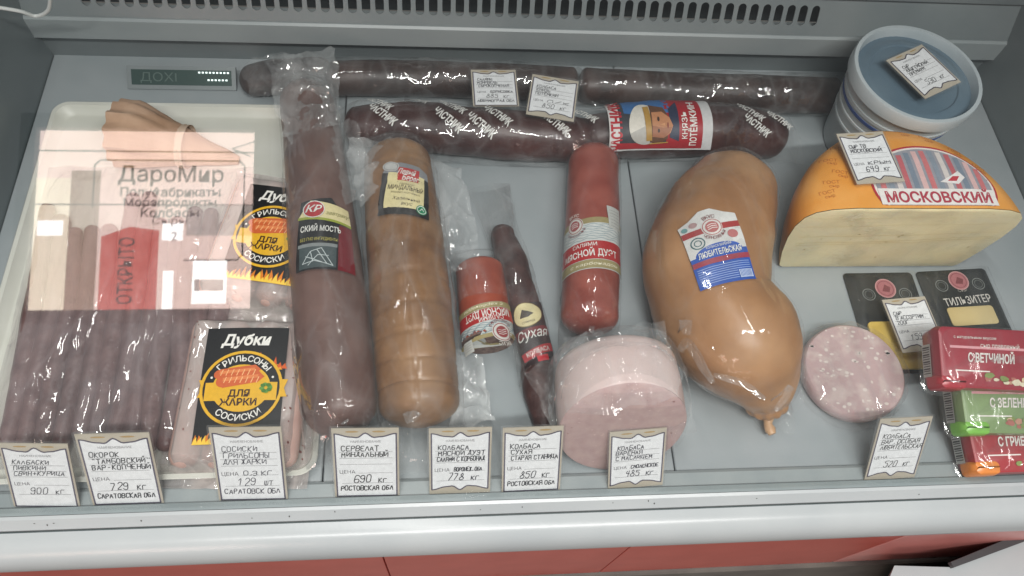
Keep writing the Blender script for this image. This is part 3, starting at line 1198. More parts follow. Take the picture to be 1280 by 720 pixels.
def bag(root, axs, grow, mat, seed=1, amp=0.002, tail0=0.03, tail1=0.03, n=56, flare0=1.3, flare1=1.3, name='plastic_film', deck=0.0, s1=34, s2=16):
    """loose film round a sausage with flattened crumpled ends"""
    s = spline(axs, n - 16)
    st = []
    d0 = (Vector(s[0][:3]) - Vector(s[1][:3])).normalized()
    d1 = (Vector(s[-1][:3]) - Vector(s[-2][:3])).normalized()
    for i in range(8):
        t = 1 - i / 8
        r = s[0][3]
        q = Vector(s[0][:3]) + d0 * (r * 0.9 + tail0) * t
        rh = r * (1 - 0.86 * t ** 0.8) + grow
        st.append((q.x, q.y, deck + rh + 0.001 + 0.004 * t, r * (1 + (flare0 - 1) * t) + grow, rh))
    for p in s:
        st.append((p[0], p[1], p[2] + grow * 0.5, p[3] + grow, p[3] + grow))
    for i in range(1, 9):
        t = i / 8
        r = s[-1][3]
        q = Vector(s[-1][:3]) + d1 * (r * 0.9 + tail1) * t
        rh = r * (1 - 0.86 * t ** 0.8) + grow
        st.append((q.x, q.y, deck + rh + 0.001 + 0.004 * t, r * (1 + (flare1 - 1) * t) + grow, rh))
    b = MB()
    tube(b, st, mat, 64, crinkle(amp, s1, s2, seed), cap0=False, cap1=False)
    for i, p in enumerate(b.v):
        if p.z < deck + 0.0006:
            b.v[i] = Vector((p.x, p.y, deck + 0.0006))
    return obj(name, b, root)


def sheet(root, quad, z, mat, amp=0.004, n=30, seed=0, name='film_end', dome=0.0):
    """crumpled piece of loose film lying over the four photograph corners"""
    a, b_, c, d = (at(*q, z) for q in quad)

    def fn(u, v):
        p = (a * (1 - u) + b_ * u) * (1 - v) + (d * (1 - u) + c * u) * v
        rg = 1 - 2 * abs(noise.noise(Vector((p.x * 45, p.y * 45, seed))))
        rg2 = 1 - 2 * abs(noise.noise(Vector((p.x * 120, p.y * 90, seed + 4))))
        e = noise.noise(Vector((p.x * 60, p.y * 60, seed + 9))) * 0.006
        p = p + Vector((e, noise.noise(Vector((p.x * 60, p.y * 60, seed + 19))) * 0.006, amp * rg + amp * .4 * rg2 + dome * math.sin(math.pi * u) * math.sin(math.pi * v)))
        p.z = max(p.z, 0.001)
        return p
    b = MB()
    b.grid(fn, n, n, mat)
    return obj(name, b, root)


def folds(root, bvh, lines, mat, lift=0.002, z=0.06):
    """raised tension folds of the wrap, each along a few places of the photograph"""
    for k, (pts, wd, ht) in enumerate(lines):
        b = MB()
        c = []
        for px, py in pts:
            p = at(px, py, z)
            for _ in range(4):           # walk to where the line meets the goods
                hit = bvh.ray_cast(Vector((p.x, p.y, 0.3)), Vector((0, 0, -1)), 0.4)[0]
                if hit is None:
                    break
                p = at(px, py, hit.z)
            c.append((p.x, p.y))
        sp = spline(c, 40)
        rings = []
        for i, (x, y) in enumerate(sp):
            x += 0.0012 * nz((x, y, k), 120, 3)
            hit = bvh.ray_cast(Vector((x, y, 0.3)), Vector((0, 0, -1)), 0.4)
            zz = hit[0].z if hit[0] is not None else z
            n = hit[1] if hit[0] is not None else Vector((0, 0, 1))
            t = i / 40
            env = math.sin(math.pi * min(1, max(0.02, t))) ** .6
            a, d = sp[max(i - 1, 0)], sp[min(i + 1, 40)]
            tg = Vector((d[0] - a[0], d[1] - a[1], 0)).normalized()
            sd = tg.cross(n).normalized()
            P = Vector((x, y, zz)) + n * lift
            hh = ht * env * (0.7 + 0.5 * nz((x, y, 0), 90, k))
            ww = wd * (0.4 + 0.6 * env)
            rings.append([P - sd * ww, P - sd * ww * .35 + n * hh * .5, P - sd * ww * .05 + n * hh, P + sd * ww * .15 + n * hh * .8, P + sd * ww * .5 + n * hh * .3, P + sd * ww])
        b.loft(rings, mat, (False, False), closed=False)
        obj('film_fold', b, root)


f_fold = film('film_fold', 0.07, 0.13, 0.09, 0.6, 30, patch=0.6)

# ---- long dark sausage beside the packs
m_dark1 = surf('mauve_casing', (98, 72, 66), (120, 92, 84), 0.42, 30, 0.12, 160)
P1 = [(384, 130, 33), (394, 200, 37), (406, 320, 44), (418, 430, 47), (425, 510, 45)]
root, mb, axs, st = sausage('cooked_sausage', 'long mauve sausage with black banded label and crumpled film, on the tray edge', 'sausage', P1, m_dark1, lift=0.004, end1=0.8)
bag(root, axs, 0.0016, f_body, 2, 0.0018, 0.045, 0.014, flare0=1.0, flare1=1.0, deck=0.004)
folds(root, mb.bvh(), [([(394, 350), (386, 400), (384, 450)], .003, .002), ([(412, 345), (428, 400), (446, 440)], .003, .002), ([(400, 440), (430, 455), (455, 452)], .004, .002), ([(372, 180), (400, 215), (395, 240)], .003, .003), ([(405, 470), (415, 505), (432, 530)], .005, .004), ([(446, 300), (458, 400), (462, 480)], .002, .002)], f_fold)
sheet(root, [(335, 78), (420, 66), (432, 160), (352, 175)], 0.05, f_milky, 0.006, 34, 3)
sheet(root, [(352, 170), (440, 150), (482, 250), (420, 262)], 0.045, f_milky, 0.005, 30, 8)
sheet(root, [(372, 505), (468, 505), (462, 562), (380, 566)], 0.012, f_clear, 0.007, 30, 5)
o_, ex, ey, lw_, lh_ = frame_px((374, 246), (434, 244), (449, 338), (371, 336), 0.066)
RL = axs[2][3]
lw_ = arc(lw_, RL, .9)
D = Decal(on_tube(mb.bvh(), o_, ex, ey, RL), step=0.004, h0=0.0026, dh=0.0002)
hw, hh = lw_ / 2, lh_ / 2
D.poly([(-hw, -hh * .95), (hw * .45, -hh * .98), (hw * .45, hh * .25), (hw * .75, hh * .5), (hw * .1, hh * 1.05), (-hw * .9, hh * .9)], black, 0)
D.poly([(-hw * .95, hh * .45), (hw * 1.0, hh * .35), (hw * 0.9, hh * .80), (-hw * .6, hh * .92)], cream, 1)
D.poly([(-hw * .95, hh * .40), (hw * 1.0, hh * .29), (hw * 1.0, hh * .36), (-hw * .95, hh * .47)], ink((150, 160, 60)), 2)
D.poly([(hw * .46, hh * .27), (hw * 1.02, hh * .27), (hw * 1.08, -hh * 1.0), (hw * .46, -hh * .98)], ink((112, 24, 34)), 1)
D.ell(-hw * .45, hh * .66, 0.0085, 0.0085, ink((172, 34, 42)), 3)
D.ring(-hw * .45, hh * .66, 0.0085, 0.0085, 0.0008, white, 4)
D.text('КР', -hw * .45, hh * .68, 0.0065, white, 4, shear=0.3, bold=0.02)
D.text('к завтраку!', hw * .35, hh * .58, 0.0036, ink((110, 110, 50)), 3, shear=0.3)
D.text('СКИЙ МОСТЪ', -hw * .15, hh * .12, 0.0052, white, 3, wide=lw_ * .68, bold=0.02)
D.text('БЕЗ ГМО ИНГРЕДИЕНТЫ', -hw * .2, -hh * .17, 0.0028, ink((190, 180, 90)), 3, wide=lw_ * .62)
D.rect(-hw * .85, -hh * .92, hw * .40, -hh * .36, ink((66, 78, 80)), 1)
D.rect(-hw * .9, -hh * .37, hw * .42, -hh * .28, ink((128, 134, 134)), 2)
for q in ([(-.7, -.8), (-.45, -.5), (-.1, -.42)], [(-.7, -.8), (-.3, -.75), (.3, -.88)], [(-.45, -.5), (-.35, -.75)], [(-.25, -.45), (.1, -.83)], [(-.1, -.42), (.3, -.88)], [(-.6, -.62), (-.05, -.8)], [(-.5, -.85), (-.2, -.6), (.15, -.62)]):
    D.line([(hw * a, hh * c) for a, c in q], 0.0006, ink((190, 200, 200)), 3)
obj('label', D.mb, root, label='black label with cream stripe and round red badge')

# ---- almond servelat, the thick tan roll
m_tan = surf('tan_casing', (112, 78, 52), (158, 118, 78), 0.40, 26, 0.18, 120, contrast=(0.3, 0.7))
P2 = [(497, 205, 41), (503, 270, 46), (512, 360, 50), (519, 440, 51), (524, 505, 50)]
def net_groove(t, a, p):
    g = 0.0
    for k in range(9):
        c_ = 0.14 + 0.092 * k + 0.006 * math.sin(k * 5.1 + a * 2)
        g -= 0.0009 * math.exp(-((t - c_) / 0.006) ** 2)
    g -= 0.0010 * math.exp(-((a - 1.50 - 0.03 * math.sin(9 * t)) / 0.035) ** 2)
    return g


root, mb, axs, st = sausage('tan_sausage_roll', 'thick tan sausage roll in bubbled film, with cream and red label at its top', 'sausage', P2, m_tan, end1=0.55, end0=0.6, n=110, groove=net_groove, seg=110)
bv = mb.bvh()
folds(root, bv, [([(500, 470), (505, 505), (512, 530)], .004, .004), ([(535, 470), (526, 505), (514, 528)], .004, .004), ([(480, 280), (484, 360), (490, 430)], .003, .002), ([(545, 290), (556, 360), (562, 430)], .004, .004), ([(548, 240), (560, 300), (552, 330)], .004, .003)], f_fold)
bag(root, axs, 0.0022, f_clear, 6, 0.0026, 0.02, 0.02, flare0=1.05, flare1=1.05, s1=40, s2=30)
sheet(root, [(540, 205), (575, 215), (605, 330), (560, 345)], 0.030, f_milky, 0.006, 30, 13)
sheet(root, [(435, 180), (490, 175), (505, 225), (450, 260)], 0.050, f_milky, 0.006, 26, 17)
sp = sheet(root, [(572, 440), (604, 455), (618, 528), (560, 545)], 0.02, film('speckled_film', 0.40, 0.08, 0.08, 0.9, 18), 0.005, 30, 23)
sheet(root, [(470, 505), (570, 495), (606, 536), (480, 545)], 0.012, f_clear, 0.006, 26, 27)
o_, ex, ey, lw_, lh_ = frame_px((473, 203), (536, 207), (544, 270), (478, 262), 0.07)
RL = axs[1][3]
lw_ = arc(lw_, RL)
D = Decal(on_tube(bv, o_, ex, ey, RL), step=0.004, h0=0.0034, dh=0.0002)
hw, hh = lw_ / 2, lh_ / 2
D.rect(-hw, -hh, hw, hh * .72, ink((38, 36, 36)), 0)
D.poly([(-hw, hh * .7), (hw, hh * .7), (hw * .9, hh * 1.0), (hw * .4, hh * 1.18), (-hw * .4, hh * 1.2), (-hw * .9, hh * 1.1)], ink((132, 134, 138)), 0)
D.rect(-hw * .78, -hh * .72, hw * .76, hh * .74, cream, 1)
D.rect(-hw * .44, hh * .42, hw * .46, hh * .98, ink((180, 38, 38)), 2)
D.text('Левый', -hw * .08, hh * .80, 0.0056, white, 3, shear=0.35, bold=0.02, wide=0.017)
D.text('Берег', hw * .12, hh * .56, 0.0056, white, 3, shear=0.35, bold=0.02, wide=0.016)
D.text('сервелат', 0, hh * .27, 0.0022, ink((110, 96, 70)), 2)
D.text('МИНДАЛЬНЫЙ', 0, hh * .10, 0.0046, ink((60, 44, 30)), 2, wide=lw_ * .70, bold=0.015)
D.text('варёно-копчёный', 0, -hh * .10, 0.0022, ink((110, 96, 70)), 2, wide=lw_ * .56)
D.text('Халяльный', hw * .06, -hh * .36, 0.0032, ink((60, 44, 30)), 2, shear=0.3)
D.text('вкус', hw * .10, -hh * .56, 0.0032, ink((60, 44, 30)), 2, shear=0.3)
D.ell(-hw * .72, hh * .98, 0.0068, 0.0052, ink((186, 186, 184)), 3)
D.ring(-hw * .72, hh * .98, 0.0058, 0.0043, 0.0004, ink((110, 110, 110)), 4)
D.ell(hw * .68, -hh * .70, 0.0050, 0.0050, ink((32, 132, 92)), 3)
D.ring(hw * .68, -hh * .70, 0.0042, 0.0042, 0.0006, white, 4)
D.line([(hw * .60, -hh * .76), (hw * .70, -hh * .62), (hw * .76, -hh * .74)], 0.0007, white, 4)
obj('label', D.mb, root, label='cream and black label with red brand block')


def wave_label(root, mb, o_, ex, ey, lw_, lh_, RL):
    """the salami sleeve: pale wave band, red band with the name, gold edge"""
    vis = lw_
    lw_ = 2 * RL * 1.45
    D = Decal(on_tube(mb.bvh(), o_, ex, ey, RL), step=0.004, h0=0.0008, dh=0.0002)
    hw, hh = lw_ / 2, lh_ / 2
    D.rect(-hw, -hh, hw, hh * .72, ink((196, 200, 198)), 0)
    D.rect(-hw, hh * .60, hw, hh * .80, ink((150, 138, 96)), 1)
    blu = ink((96, 128, 140))
    for k in range(7):
        v = hh * (0.55 - 0.085 * k)
        D.line([(-hw + lw_ * q / 40, v + 0.0006 * math.sin(q * 0.95 + k * 1.6)) for q in range(41)], 0.0004, blu, 1)
    D.rect(-hw, -hh * .68, hw, -hh * .05, ink((168, 40, 42)), 2)
    D.rect(-hw, -hh * .98, hw, -hh * .70, ink((152, 142, 100)), 2)
    D.text('САЛЯМИ', -hw * .20, -hh * .17, 0.0034, white, 3, bold=0.01)
    D.text('МЯСНОЙ ДУЭТ', -hw * .10, -hh * .46, 0.0060, white, 3, wide=vis * 1.02, bold=0.02)
    D.text('с карбонадом', 0, -hh * .84, 0.0026, ink((236, 230, 205)), 3, wide=lw_ * .6, shear=0.2)
    D.ell(-hw * .38, hh * .62, 0.0085, 0.0085, ink((206, 204, 198)), 3)
    D.ring(-hw * .38, hh * .62, 0.0078, 0.0078, 0.0006, ink((140, 44, 48)), 4)
    D.ell(-hw * .38, hh * .62, 0.0052, 0.0052, ink((150, 70, 72)), 5)
    for q in (-1, 0, 1):
        D.line([(-hw * .38 - 0.0035, hh * .62 + q * 0.0018 - 0.0006), (-hw * .38, hh * .62 + q * 0.0018 + 0.0007), (-hw * .38 + 0.0035, hh * .62 + q * 0.0018)], 0.0006, ink((214, 205, 200)), 6)
    D.arc_text('ВКУС', -hw * .38, hh * .62, 0.0108, 0.0108, 0.0030, ink((226, 222, 214)), 6, 90, 62)
    D.arc_text('ЧЕРНОЗЕМЬЯ', -hw * .38, hh * .62, 0.0106, 0.0106, 0.0022, ink((120, 40, 44)), 6, 270, 120, inward=True)
    D.rect(hw * .45, hh * .45, hw * .80, hh * 1.25, ink((186, 188, 184)), 3)
    for q in range(6):
        D.line([(hw * .50, hh * (.55 + q * .11)), (hw * .75, hh * (.55 + q * .11))], 0.0003, ink((120, 120, 118)), 4)
    return obj('label', D.mb, root, label='pale wave-patterned sleeve with a red name band')


# ---- short salami end with its cut face
m_sal = surf('red_salami_casing', (146, 66, 48), (166, 84, 62), 0.36, 40, 0.1, 150)
m_salcut = surf('salami_cut', (108, 84, 78), (140, 116, 106), 0.6, 260, 0.3, 400, contrast=(0.4, 0.6))
P3 = [(599, 338, 30), (603, 370, 31), (610, 428, 33)]
root, mb, axs, st = sausage('cut_salami', 'short stub of red salami, its brown cut face towards the glass, sleeve upside down', 'sausage', P3, m_sal, end0=0.35, flat1=True, cutmat=m_salcut)
o_, ex, ey, lw_, lh_ = frame_px((571, 384), (634, 372), (642, 420), (577, 434), 0.044)
wave_label(root, mb, o_, -ex, -ey, lw_ * .96, lh_, axs[1][3])
bag(root, [axs[0], axs[1]], 0.0014, f_clear, 31, 0.0012, 0.006, 0.004, n=36, flare0=1.0, flare1=1.0)
sheet(root, [(632, 330), (660, 345), (654, 465), (640, 455)], 0.012, f_milky, 0.005, 26, 33)

# ---- thin dry sausage
m_dry = surf('dry_casing', (52, 25, 23), (84, 50, 45), 0.5, 70, 0.5, 140, contrast=(0.3, 0.7))
P4 = [(629, 294, 16), (640, 330, 19), (655, 385, 20), (668, 448, 20), (676, 500, 18), (680, 535, 14)]
root, mb, axs, st = sausage('dry_sausage', 'thin dark dry sausage in film, with red and black label, beside the whole salami', 'sausage', P4, m_dry, wob=0.0022, end1=0.3)
bag(root, axs[:4], 0.0022, f_clear, 41, 0.0016, 0.045, 0.01, flare0=1.5, flare1=1.0, s1=50, s2=30)
o_, ex, ey, lw_, lh_ = frame_px((640, 382), (676, 374), (692, 446), (652, 458), 0.030)
RL = axs[3][3]
lw_ = arc(lw_, RL)
D = Decal(on_tube(mb.bvh(), o_, ex, ey, RL), step=0.004, h0=0.0022, dh=0.0002)
hw, hh = lw_ / 2 * 0.97, lh_ / 2
D.rect(-hw, -hh, hw, hh, ink((44, 26, 28)), 0)
D.ell(0, hh * .62, hw * .82, hh * .42, cream, 1)
D.ring(0, hh * .62, hw * .82, hh * .42, 0.0006, ink((120, 96, 50)), 2)
D.poly([(-hw * .4, hh * .55), (-hw * .1, hh * .82), (hw * .15, hh * .72), (hw * .4, hh * .60), (hw * .1, hh * .52)], ink((70, 60, 50)), 2)
D.text('станица', 0, hh * .38, 0.0022, ink((80, 60, 40)), 2)
D.rect(-hw, -hh * .12, hw, hh * .16, ink((110, 24, 32)), 1)
D.text('Сухая', 0, -hh * .04, 0.0080, white, 3, wide=lw_ * .84, shear=0.3, bold=0.01)
D.poly([(-hw * .95, -hh * .58), (hw * .9, -hh * .42), (hw * .95, -hh * .68), (-hw * .9, -hh * .84)], redp, 2)
D.text('КОЛБАСА', 0, -hh * .63, 0.0036, white, 3, wide=lw_ * .66, rot=4, bold=0.02)
D.rect(-hw * .2, -hh * .97, hw * .5, -hh * .78, ink((190, 40, 50)), 1)
obj('label', D.mb, root, label='dark label with cream oval and red strip')
# ---- whole red salami
P5 = [(742, 205, 31), (741, 260, 33), (739, 330, 35), (737, 396, 36)]
root, mb, axs, st = sausage('salami', 'whole red salami with pale wave sleeve, standing between dry and curved sausage', 'sausage', P5, surf('red_salami_skin', (136, 64, 54), (158, 86, 74), 0.30, 40, 0.08, 150), end0=0.8, end1=0.6)
o_, ex, ey, lw_, lh_ = frame_px((705, 262), (775, 262), (773, 338), (703, 342), 0.048)
wave_label(root, mb, o_, ex, ey, lw_ * .97, lh_ * .9, axs[1][3])
bag(root, axs, 0.0014, f_tight, 51, 0.0009, 0.004, 0.004, flare0=0.9, flare1=0.9)

# ---- boiled sausage with broad cut face
m_boil = surf('boiled_casing', (208, 186, 182), (218, 198, 194), 0.34, 20, 0.05, 120, sss=0.1)
m_boilcut = surf('boiled_cut', (178, 152, 150), (188, 164, 160), 0.5, 120, 0.08, 300, sss=0.1)
BR = 0.0485
bx_ = at(779, 540, 0.05).x
root = empty('boiled_sausage', (bx_, 0.06, 0), 'big pale pink boiled sausage half in a clear bag, cut face behind the 485 ticket', 'sausage')
SL = math.tan(math.radians(20))


def slant(p, k=1.0):
    # the knife went in at a slant: the top of the cut lies further back
    return Vector((p.x, p.y + (p.z - BR) * SL * k, p.z))


FY = 0.0125 + BR * SL
axs = [(bx_, FY + 0.046, BR, BR * .97), (bx_, FY + 0.025, BR, BR), (bx_, FY, BR, BR)]
st = rounded(axs, None, 20, 0.35, flat1=True)
mb = MB()
tube(mb, st, m_boil, 48, lambda t, a, p: 0.0004 * nz(p, 40), cap1=False)
mb.v = [slant(p, max(0, min(1, 1 - (p.y - FY) / 0.075))) for p in mb.v]
obj('casing', mb, root)
cb = MB()
cc = Vector(st[-1][:3])
cb.loft([[slant(cc + Vector((math.cos(2 * math.pi * j / 48) * BR * rr, -off, math.sin(2 * math.pi * j / 48) * BR * rr))) for j in range(48)] for rr, off in ((1.0, 0), (0.985, 0.0008), (0.6, 0.0014), (0.25, 0.0016), (0.01, 0.0016))], m_boilcut, (False, True))
obj('cut_face', cb, root)
rng = random.Random(77)
D = Decal(lambda u, v, h: slant(cc + Vector((u, -0.0016 - h, v))), step=0.02, h0=0.0001)
for q in range(46):
    a, rr = rng.uniform(0, 6.28), BR * .93 * math.sqrt(rng.random())
    D.ell(rr * math.cos(a), rr * math.sin(a), rng.uniform(.0003, .0010), rng.uniform(.0003, .0008), surf('cut_flecks', (200, 174, 170), (210, 186, 182), .5) if q % 4 else surf('cut_pores', (150, 118, 116), None, .5), 0, n=8)
obj('fat_specks', D.mb, root)['kind'] = 'stuff'
b = MB()
fst = [(q[0], q[1] + (0.006 if k < 7 else 0.0), q[2], q[3] + 0.0032, q[4] + 0.0032) for k, q in enumerate(st)]
tube(b, fst, f_clear, 72, crinkle(0.003, 30, 30, 61), cap0=False, cap1=False)
fo = obj('plastic_film', b, root)
oo = ORG[root.name]
for v in fo.data.vertices:
    p = v.co + oo
    v.co = slant(p, max(0, min(1, 1 - (p.y - FY) / 0.075))) - oo
    if v.co.z + oo.z < 0.0006:
        v.co.z = 0.0006 - oo.z
    # keep the bag's mouth behind the tickets
    lim = 0.002 + v.co.z * 0.74
    if v.co.y + oo.y < lim:
        v.co.y = lim - oo.y
folds(root, mb.bvh(), [([(715, 440), (740, 470), (745, 500)], .004, .003), ([(800, 430), (815, 455), (838, 470)], .004, .004), ([(730, 425), (775, 420), (820, 432)], .004, .003), ([(700, 480), (740, 488), (800, 486)], .003, .002)], f_fold, 0.003, 0.09)
sheet(root, [(655, 468), (735, 418), (726, 500), (690, 540)], 0.045, f_milky, 0.008, 34, 63)
sheet(root, [(800, 412), (846, 425), (866, 545), (838, 560)], 0.045, f_clear, 0.008, 34, 67)
sheet(root, [(700, 425), (835, 405), (850, 500), (700, 520)], 0.104, f_clear, 0.004, 36, 69)

# ---- big curved sausage
m_lub = surf('smoked_brown_casing', (146, 100, 62), (196, 152, 110), 0.38, 16, 0.16, 90, contrast=(0.25, 0.78), detail=9)
P7 = [(914, 240, 56), (896, 278, 70), (884, 325, 77), (892, 382, 75), (927, 430, 76), (951, 474, 50), (959, 500, 28)]
axs = axis_px(P7, 0.0)
axs = [(a[0], a[1], a[3] * 0.98, a[3]) for a in axs]
c = axs[2]
root = empty('curved_sausage', (c[0], c[1], 0), 'big bent golden-brown sausage with a white and blue label in tight film', 'sausage')
mb = MB()
st = rounded(axs, None, 48, 0.75, 0.8)
tube(mb, st, m_lub, 72, lambda t, a, p: 0.0022 * nz(p, 18) + 0.0012 * nz(p, 50, 2) + 0.0014 * math.sin(11 * a + 3 * nz(p, 30)) * max(0, (t - .72) / .28) ** 1.5 + 0.0006 * (1 - 2 * abs(nz(p, 55, 4))))
obj('casing', mb, root)
# tied tail
b = MB()
e = Vector(st[-1][:3])
tip = at(960, 531, 0.010)
e = Vector(st[-6][:3])
tube(b, [(e.x, e.y, e.z * .8, 0.010, 0.010), (*(e * .5 + tip * .5), 0.006, 0.006), (*(e * .18 + tip * .82), 0.0036, 0.0036), (tip.x, tip.y, tip.z, 0.0035, 0.0035), (tip.x + .001, tip.y - 0.004, tip.z, 0.0046, 0.0044), (tip.x + .002, tip.y - 0.008, tip.z, 0.0030, 0.0028)], surf('casing_tail', (190, 150, 112), (206, 172, 138), 0.4, 60), 20)
obj('tied_tail', b, root)
bag(root, axs, 0.0014, f_tight, 71, 0.0014, 0.004, 0.012, n=70, flare0=1.0, flare1=0.8, s1=30, s2=30)
folds(root, mb.bvh(), [([(836, 330), (845, 375), (858, 420)], .006, .003), ([(848, 440), (858, 430), (872, 450), (890, 480)], .004, .003), ([(905, 330), (925, 365), (940, 395)], .003, .0015), ([(895, 340), (915, 375), (930, 410)], .003, .0015), ([(1005, 420), (990, 470), (968, 515)], .003, .003), ([(860, 210), (900, 225), (950, 222)], .003, .002), ([(958, 250), (950, 300), (962, 345)], .003, .003), ([(890, 470), (925, 480), (955, 500)], .003, .002)], f_fold, 0.0022, 0.09)
sheet(root, [(985, 470), (1010, 460), (990, 540), (968, 535)], 0.012, f_clear, 0.004, 24, 73)
o_, ex, ey, lw_, lh_ = frame_px((846, 276), (912, 264), (948, 348), (882, 356), 0.10)
D = Decal(on_mesh(mb.bvh(), o_, ex, ey), step=0.004, h0=0.0024, dh=0.0003)
hw, hh = lw_ / 2, lh_ / 2
blue = ink((44, 84, 168))
D.poly([(-hw, -hh * .15), (hw, -hh * .15), (hw, hh * .85), (hw * .62, hh * .95), (hw * .2, hh * 1.15), (-hw * .2, hh * 1.15), (-hw * .62, hh * .95), (-hw, hh * .85)], ink((206, 206, 204)), 0)
D.rect(-hw, -hh, hw, -hh * .12, blue, 0)
D.ell(0, -hh * .14, hw * .82, hh * .24, blue, 1, 0, 180)
D.rect(-hw, hh * .45, hw, hh * .62, ink((158, 60, 60)), 1)
D.ell(0, hh * .56, 0.0078, 0.0078, ink((210, 206, 202)), 2)
D.ring(0, hh * .56, 0.0072, 0.0072, 0.0005, ink((158, 60, 64)), 3)
D.ell(0, hh * .56, 0.0050, 0.0050, ink((170, 104, 102)), 3)
for q in (-1, 0, 1):
    D.line([(-0.0034, hh * .56 + q * 0.0018), (0, hh * .56 + q * 0.0018 + 0.0008), (0.0034, hh * .56 + q * 0.0018)], 0.0006, ink((220, 210, 206)), 4)
D.arc_text('ВКУС', 0, hh * .56, 0.0098, 0.0098, 0.0030, ink((120, 60, 62)), 4, 90, 55)
D.arc_text('ЧЕРНОЗЕМЬЯ', 0, hh * .56, 0.0098, 0.0098, 0.0024, ink((120, 50, 54)), 4, 270, 110, inward=True)
D.ring(-hw * .62, hh * .22, 0.0052, 0.0052, 0.0008, ink((60, 100, 106)), 2)
D.ring(-hw * .62, hh * .22, 0.0028, 0.0028, 0.0006, ink((60, 100, 106)), 2)
D.ell(hw * .62, hh * .26, 0.0042, 0.0036, ink((176, 110, 110)), 2)
D.ell(-hw * .55, hh * .78, 0.0030, 0.0026, ink((170, 140, 140)), 2)
D.ell(-hw * .85, hh * .72, 0.0022, 0.0022, ink((110, 150, 150)), 2)
D.text('КОЛБАСА ВАРЁНАЯ', 0, hh * .02, 0.0020, white, 3, wide=lw_ * .44)
D.text('ЛЮБИТЕЛЬСКАЯ', 0, -hh * .15, 0.0046, white, 3, wide=lw_ * .76, bold=0.015)
D.rect(-hw, -hh * .42, hw, -hh * .28, ink((150, 60, 74)), 2)
for k in range(8):
    v = -hh * (.50 + .058 * k)
    D.line([(-hw * .92, v), (hw * (.9 if k < 4 else .38), v)], 0.0005, ink((150, 172, 214)), 2)
D.rect(hw * .42, -hh * .93, hw * .92, -hh * .72, ink((190, 204, 226)), 2)
for k in range(9):
    D.line([(hw * (.46 + .05 * k), -hh * .91), (hw * (.46 + .05 * k), -hh * .74)], 0.0004, blue, 3)
obj('label', D.mb, root, label='white and blue printed label with a red stripe')

# ---- slice of boiled sausage lying flat
pc = at(1068, 463, 0.016)
r = 64 * m_per_px(1068, 463, 0.016)
root = empty('sausage_slice', (pc.x, pc.y, 0), 'round pink speckled slice of boiled sausage wrapped in film, lying flat on the deck', 'sausage')
m_slice = surf('slice_meat', (198, 170, 170), (212, 192, 188), 0.45, 85, 0.15, 250, contrast=(0.45, 0.62), sss=0.1)
b = MB()
rings = []
for rr, z in ((0.90, 0.001), (0.97, 0.004), (1.0, 0.010), (0.985, 0.0155), (0.95, 0.0172), (0.5, 0.0175), (0.02, 0.0175)):
    rings.append([(pc.x + r * rr * math.cos(a) * 1.02, pc.y + r * rr * math.sin(a) * (1.0 + .02 * math.sin(2 * a)), z) for a in (2 * math.pi * j / 48 for j in range(48))])
b.loft(rings, m_slice)
obj('meat', b, root)
D = Decal(lambda u, v, h: Vector((pc.x + u, pc.y + v, 0.0176 + h)), step=0.02, h0=0.0001)
rng = random.Random(21)
mf = surf('fat_specks', (226, 212, 206), (232, 220, 214), 0.5, 100)
for q in range(60):
    a, rr = rng.uniform(0, 6.28), r * 0.93 * math.sqrt(rng.random())
    D.ell(rr * math.cos(a), rr * math.sin(a), rng.uniform(.0008, .0022), rng.uniform(.0007, .0017), mf, 0, n=9)
o = obj('fat_specks', D.mb, root)
o['kind'] = 'stuff'
b = MB()
rings = []
for rr, z in ((1.10, 0.0012), (1.05, 0.006), (1.035, 0.012), (1.01, 0.0175), (0.9, 0.0195), (0.5, 0.0193), (0.03, 0.0193)):
    ring = []
    for j in range(72):
        a = 2 * math.pi * j / 72
        p = Vector((pc.x + r * rr * math.cos(a) * 1.02, pc.y + r * rr * math.sin(a), z))
        k = 1 - 2 * abs(noise.noise(Vector((p.x * 90, p.y * 90, 3))))
        ring.append(p + Vector((math.cos(a), math.sin(a), 0)) * (0.0025 * k if rr > .95 else 0) + Vector((0, 0, 0.0008 * (k + 1))))
    rings.append(ring)
b.loft(rings, f_clear, (False, True))
obj('plastic_film', b, root)

# ---- half wheel of cheese
root_p = at(1084, 333, 0.0)
CX, CY = root_p.x, root_p.y
root = empty('cut_cheese', (CX, CY, 0), 'cut half wheel of pale cheese with orange rind and round striped sticker', 'cheese')
m_rind = surf('orange_rind', (228, 154, 66), (238, 172, 92), 0.38, 24, 0.05, 140, sss=0.08)
m_paste = surf('cheese_paste', (242, 226, 178), (246, 233, 192), 0.45, 22, 0.10, 120, sss=0.12, contrast=(0.3, 0.75), stretch=(1, 1, 3))
prof = [(0.085, 0.0012), (0.089, 0.004), (0.0960, 0.028), (0.1005, 0.052), (0.1015, 0.070), (0.0985, 0.083), (0.092, 0.0905), (0.080, 0.0950), (0.060, 0.0972)]
cut = 0.016          # the knife went in front of the centre by this much
b = MB()
rings = []
for r_, z in prof:
    a0 = math.asin(cut / r_)
    rings.append([(CX + r_ * math.cos(a0 + (math.pi - 2 * a0) * j / 48), CY + r_ * math.sin(a0 + (math.pi - 2 * a0) * j / 48) * 1.13 - cut * 1.13, z) for j in range(49)])
b.loft(rings, m_rind, (False, False), closed=False)
top = rings[-1]
b.add(top, [tuple(range(49))], m_rind)
bvc = b.bvh()
obj('rind', b, root)
b = MB()
left = [Vector(rg[-1]) for rg in rings]
right = [Vector(rg[0]) for rg in rings]


